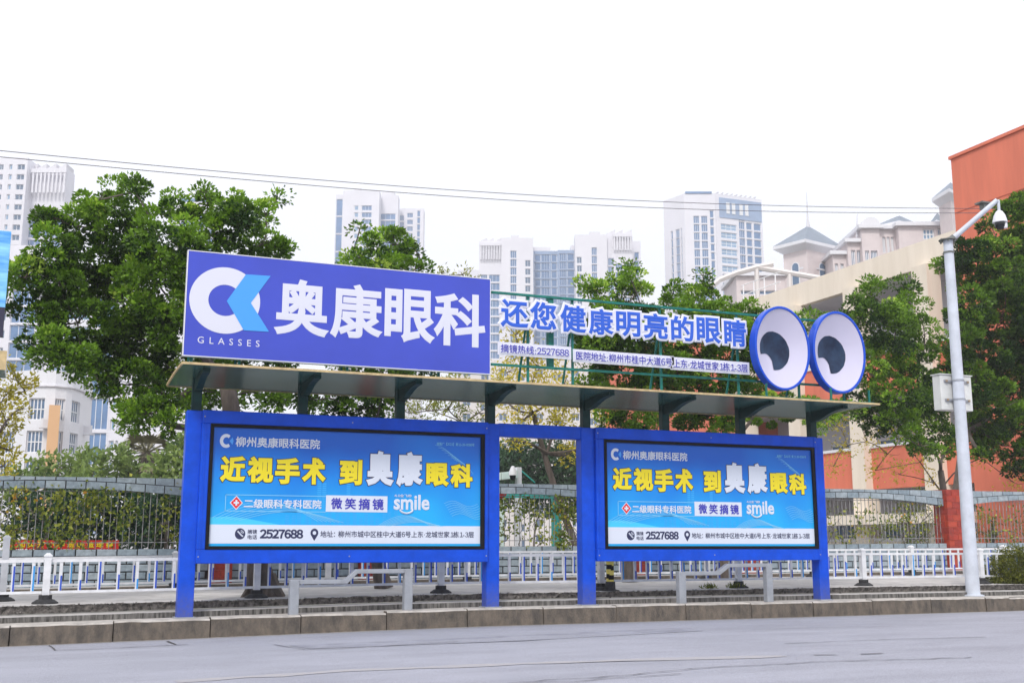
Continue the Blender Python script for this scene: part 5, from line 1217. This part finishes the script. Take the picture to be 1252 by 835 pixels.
bush('dark bluish green tree mass in the gap beyond the teal shelter', 655, 55, [(620, 570, 22), (640, 560, 22), (660, 575, 24), (685, 565, 22), (700, 580, 22), (615, 590, 20), (640, 600, 24), (670, 605, 24), (700, 605, 22), (625, 548, 12), (675, 548, 12), (720, 570, 20), (600, 575, 20)], 45, FARG, 'bushes beyond the wall', dens=70, L=.3, W=.17, spread=.18, tintb=.5)
bush('light green shrub behind the bars left of the red pillar', 1110, 23, [(1105, 620, 14), (1120, 610, 14), (1095, 638, 16), (1125, 640, 18), (1110, 655, 18), (1085, 655, 12), (1138, 655, 12), (1140, 625, 9)], 46, PAL, 'shrubs behind the bars', dens=120, L=.12, W=.03, tintb=.35)
bush('light green shrub behind the bars right of the camera pole', 1215, 23.5, [(1200, 650, 12), (1220, 652, 13), (1240, 650, 12), (1210, 635, 8)], 47, PAL, 'shrubs behind the bars', dens=150, L=.12, W=.03, tintb=.3)
bush('green tree seen under the canopy behind the right poster', 790, 34, [(760, 560, 20), (800, 570, 20), (840, 560, 20), (740, 590, 16), (880, 570, 20), (930, 565, 20), (960, 575, 16)], 48, MIDG, 'bushes beyond the wall', dens=90, L=.2, W=.11, tintb=.4)
# fan palm
pp0 = aty(178, 583, 45); t = thing('fan_palm', 'shaggy fan palm standing between the bushes beyond the wall', 'palm tree', None, (pp0[0], 45, 0)); pz0 = aty(178, 553, 45)[2]
MB().tube([(0, 0, 0), (0, 0, pz0)], [.28, .2], 9).build('trunk', BARK, t)
rp = np.random.default_rng(3)
for k in range(44):
    a_ = k * 2.4; el = rp.uniform(-.9, 1.1); d = np.array([cos(a_) * cos(el), sin(a_) * cos(el), sin(el)]); l = rp.uniform(.5, .8)
    c0_ = np.array([0, 0, pz0]); tip = c0_ + d * l; m = MB(); m.tube([c0_, tip], .02, 4)
    s_ = np.cross(d, [0, 0, 1.]); s_ /= np.linalg.norm(s_); n_ = np.cross(s_, d)
    for j in range(11):
        an = (j - 5) * .26; q = d * cos(an) + s_ * sin(an) - np.array([0, 0, .25 + .1 * abs(j - 5) / 5]); w_ = np.cross(q, n_); w_ /= np.linalg.norm(w_)
        m.add([tip, tip + q * .25 + w_ * .06, tip + q * .55, tip + q * .25 - w_ * .06], [(0, 1, 2, 3)])
    m.build('frond', mat('palm frond', (0.09, 0.16, 0.09) if k % 4 else (0.2, .19, .1), .6, var=.3, scale=3), t)
m = MB()
for k in range(60):
    a_ = k * 2.4; z = pz0 - rp.uniform(.1, 1.3); m.add([(.2 * cos(a_), .2 * sin(a_), z), (.28 * cos(a_ + .2), .28 * sin(a_ + .2), z + .05), (.42 * cos(a_ + .1), .42 * sin(a_ + .1), z - .5)], [(0, 1, 2)])
m.build('dry_skirt', mat('dry palm skirt', (0.2, .17, .13), .9), t)['kind'] = 'stuff'
# round clipped shrub at the right
BSH = leafmat('yellow green shrub leaf', (0.04, 0.055, 0.012), (0.20, 0.22, 0.03), (0.40, 0.36, 0.05))
p = aty(1240, 724, 16.6)
def shrub():
    t = thing('round_shrub', 'low rounded yellow green shrub on the verge right of the camera pole', 'bush', None, (p[0], 16.7, .02))
    ls = [(np.array(q) - np.array([p[0], 16.7, .02]), r) for q, r in lob([(1240, 692, 25), (1224, 700, 21), (1252, 697, 27), (1216, 708, 15), (1240, 710, 23), (1265, 700, 26), (1228, 684, 10), (1250, 680, 12)], 16.7, .15, 51)]
    crown('crown', ls, t, BSH, 51, dens=1900, per=9, L=.045, W=.022, spread=.03, tintb=.5)
    r_ = np.random.default_rng(5)
    for k in range(26):
        a_ = r_.uniform(0, 6.28); e = np.array([cos(a_) * .32, sin(a_) * .25, r_.uniform(.35, .7)]); MB().tube([(cos(a_) * .05, sin(a_) * .05, 0), e * .55 + np.array([0, 0, -.03]), e], [.010, .007, .004], 5).build('branch', BARK, t)
shrub()
# small weeds at the rough edge
for lab, px, py, sd in (('tuft of weeds at the post foot behind the right leaning rail', 897, 712, 1), ('small weeds on the broken edge under the right poster', 868, 718, 2)):
    q = aty(px, py, 16.62); t = thing('weed_tuft', lab, 'weeds', 'weeds on the pavement edge', (q[0], 16.62, pz(q[0])))
    r_ = np.random.default_rng(sd); n = 70; P_ = r_.normal(size=(n, 3)) * [.07, .04, 0]; D_ = r_.normal(size=(n, 3)) * .5 + [0, 0, 1.]
    leaf_object('leaves', P_, D_, .11, .015, r_, PAL, t, r_.uniform(.1, .6, n))
# creepers on the bars
VIN = leafmat('autumn creeper leaf', (0.09, 0.15, 0.02), (0.46, 0.48, 0.07), (0.75, 0.36, 0.05))
def vine(label, xa, xb, seed, n, cover, ztop=1.78, mt=VIN, zlow=.9):
    r_ = np.random.default_rng(seed); t = thing('climbing_vine', label, 'vine', 'creepers on the boundary wall', (xa, YW, .82))
    PP, DD, TT = [], [], []
    ns = int((xb - xa) * 3.2)
    for k in range(ns):
        x = r_.uniform(0, xb - xa); z = 0.0; P_ = [np.array([x, .05, z])]
        hgt = r_.uniform(.6, 1.0) * (ztop - .82)
        while P_[-1][2] < hgt:
            q = P_[-1] + np.array([r_.normal() * .07, r_.normal() * .02, r_.uniform(.06, .12)]); q[1] = np.clip(q[1], -.05, .14); P_.append(q)
        MB().tube(P_, [.009 - .005 * i / len(P_) for i in range(len(P_))], 5).build('stem', BARK, t)
    nc = int((xb - xa) * cover)
    for k in range(nc):
        x = r_.uniform(0, xb - xa); z = (ztop - .82) * (1 - r_.uniform(0, 1) ** 1.4 * .95) ; hue = np.clip(.35 + r_.normal() * .28, 0, 1)
        m_ = n; c = np.array([x, r_.uniform(-.06, .2), z]); s_ = r_.uniform(.05, .16)
        PP.append(c + r_.normal(size=(m_, 3)) * [s_, .05, s_]); DD.append(r_.normal(size=(m_, 3)) + [0, -.3, -.4]); TT.append(np.clip(hue + r_.normal(size=m_) * .15, 0, 1))
    if PP: leaf_object('leaves', np.concatenate(PP), np.concatenate(DD), .085, .06, r_, mt, t, np.concatenate(TT))
vine('dense yellow green creeper over the bars at the left edge', -1.2, 1.1, 61, 34, 20)
vine('thinner patchy creeper with orange leaves left of the blue post', 1.1, 2.95, 62, 30, 10, ztop=1.75)
vine('yellow and red creeper on the bars between the two posters', 8.3, 11.6, 63, 32, 17, ztop=1.75)
vine('creeper hidden behind the left poster', 3.4, 8.2, 64, 10, 8)
vine('bare twiggy creeper with a few leaves right of the shelter', 15.6, 20.2, 65, 8, 14, ztop=1.72)
vine('hanging thin creeper on the bars right of the camera pole', 21.0, 25, 66, 9, 16, ztop=1.75)

# ================================================================== THINGS BEHIND THE WALL
t = thing('banner', 'long red banner with yellow lettering strung behind the bars at the left', 'banner', None, aty(5, 665, 23.2))
q0, q1 = aty(6, 660, 23.2), aty(145, 671, 23.2); TB = np.array(t.location)
MB().box(q0[0] - TB[0], q1[0] - TB[0], 0, .01, q1[2] - TB[2], q0[2] - TB[2]).build('cloth', mat('red banner cloth', (0.62, 0.02, 0.015), .7, var=.2, scale=4), t)
w_ = (q1[0] - q0[0]) / 11.6
for k, chh in enumerate('九加实开小学班级篮球赛'):
    o = letters('letter', chh, q0[0] + .04 + w_ * k, q0[0] + .04 + w_ * (k + .78), q1[2] + .03, q0[2] - .03, 23.197, YEL, .03, t); o.location = tuple(-TB)
t = thing('utility_hut', 'small white block with a dark vent beyond the banner', 'hut', None, aty(165, 672, 30) * np.array([1, 1, 0]))
TB = np.array(t.location); a, b = aty(148, 648, 30), aty(178, 650, 30)
MB().box(a[0] - TB[0], b[0] - TB[0] + .6, 0, 1.5, 0, a[2]).build('wall', WHITE, t); MB().box(a[0] - TB[0] + .35, b[0] - TB[0] - .05, -.03, 0, a[2] - .62, a[2] - .35).build('vent', NAVY, t)
TEAL = mat('teal gate paint', (0.03, 0.42, 0.36), .5, var=.2, scale=3)
t = thing('teal_gatehouse', 'pale gatehouse roof with teal frame behind the wall in the gap', 'gatehouse', None, aty(630, 640, 28) * np.array([1, 1, 0])); TB = np.array(t.location)
def TG(mb, n, mt): return mb.build(n, mt, t, loc=tuple(-TB))
a, b = aty(602, 583, 28), aty(633, 575, 28)
m = MB(); m.add([(a[0] - 1.5, 28, a[2] - .25), (b[0], 28, b[2] - .2), (b[0], 28, b[2]), (a[0] - 1.5, 28, a[2] - .1), (a[0] - 1.5, 30, a[2] - .25), (b[0], 30, b[2] - .2), (b[0], 30, b[2]), (a[0] - 1.5, 30, a[2] - .1)], [(0, 1, 2, 3), (7, 6, 5, 4), (3, 2, 6, 7), (0, 4, 5, 1), (1, 5, 6, 2)]); TG(m, 'roof_slab', mat('pale mint sheet', (0.62, 0.75, 0.72), .6))
c = aty(635, 590, 28.1)
TG(MB().box(c[0] - .07, c[0] + .07, 28.1, 28.24, 0, aty(635, 571, 28.1)[2]), 'white_pillar', WHITE)
for (pa, pb_) in (((608, 605), (690, 608)),):
    A_, B_ = aty(*pa, 27.6), aty(*pb_, 27.6); TG(MB().box(A_[0], B_[0], 27.6, 27.7, A_[2] - .06, A_[2] + .06), 'teal_beam', TEAL)
for px in (612, 681):
    A_ = aty(px, 605, 27.7); TG(MB().box(A_[0] - .12, A_[0] + .12, 27.7, 27.82, 0, A_[2] - .06), 'teal_column', TEAL if px > 650 else mat('pale mint sheet', (.6, .7, .7)))
A_, B_ = aty(637, 575, 28.2), aty(654, 590, 28.2); TG(MB().tube([A_, B_], .02, 5), 'stay', TEAL)
cp = aty(627, 581, 27.8)
cm2 = thing('dome_camera', 'small dome surveillance camera on the gatehouse corner in the gap', 'camera', None, cp)
MB().lathe((0, 0, 0), [(.03, .25), (.05, .22), (.10, .10), (.11, .0)][::-1], 14).build('hood', WHITE, cm2, smooth=True); MB().lathe((0, 0, 0), [(.02, -.13), (.07, -.09), (.085, -.002)], 14).build('dome', BLACK, cm2, smooth=True)
lp = aty(613, 604, 25)
ln_ = thing('red_lantern', 'small round red lantern hanging behind the wall in the gap', 'lantern', None, lp)
MB().lathe((0, 0, 0), [(.02, -.1), (.10, -.06), (.13, 0), (.10, .06), (.02, .1)], 14).build('globe', mat('red lantern cloth', (.6, .02, .02), .6), ln_, smooth=True); MB().tube([(0, 0, .1), (0, 0, .5)], .004, 4).build('cord', BLACK, ln_); MB().tube([(0, 0, -.1), (0, 0, -.22)], .015, 5).build('tassel', REDP, ln_)

# ================================================================== AIR
hz = MB().box(-420, 620, -60, 620, -1.5, 175)
hm = bpy.data.materials.new('haze air'); hm.use_nodes = True; t_ = hm.node_tree; t_.nodes.remove(t_.nodes['Principled BSDF'])
pv = t_.nodes.new('ShaderNodeVolumePrincipled'); pv.inputs['Color'].default_value = (0.95, 0.96, 1, 1); pv.inputs['Density'].default_value = 0.0009
t_.links.new(pv.outputs[0], t_.nodes['Material Output'].inputs['Volume'])
tag(hz.build('haze', hm), 'pale even haze over the whole street', 'haze', kind='stuff')
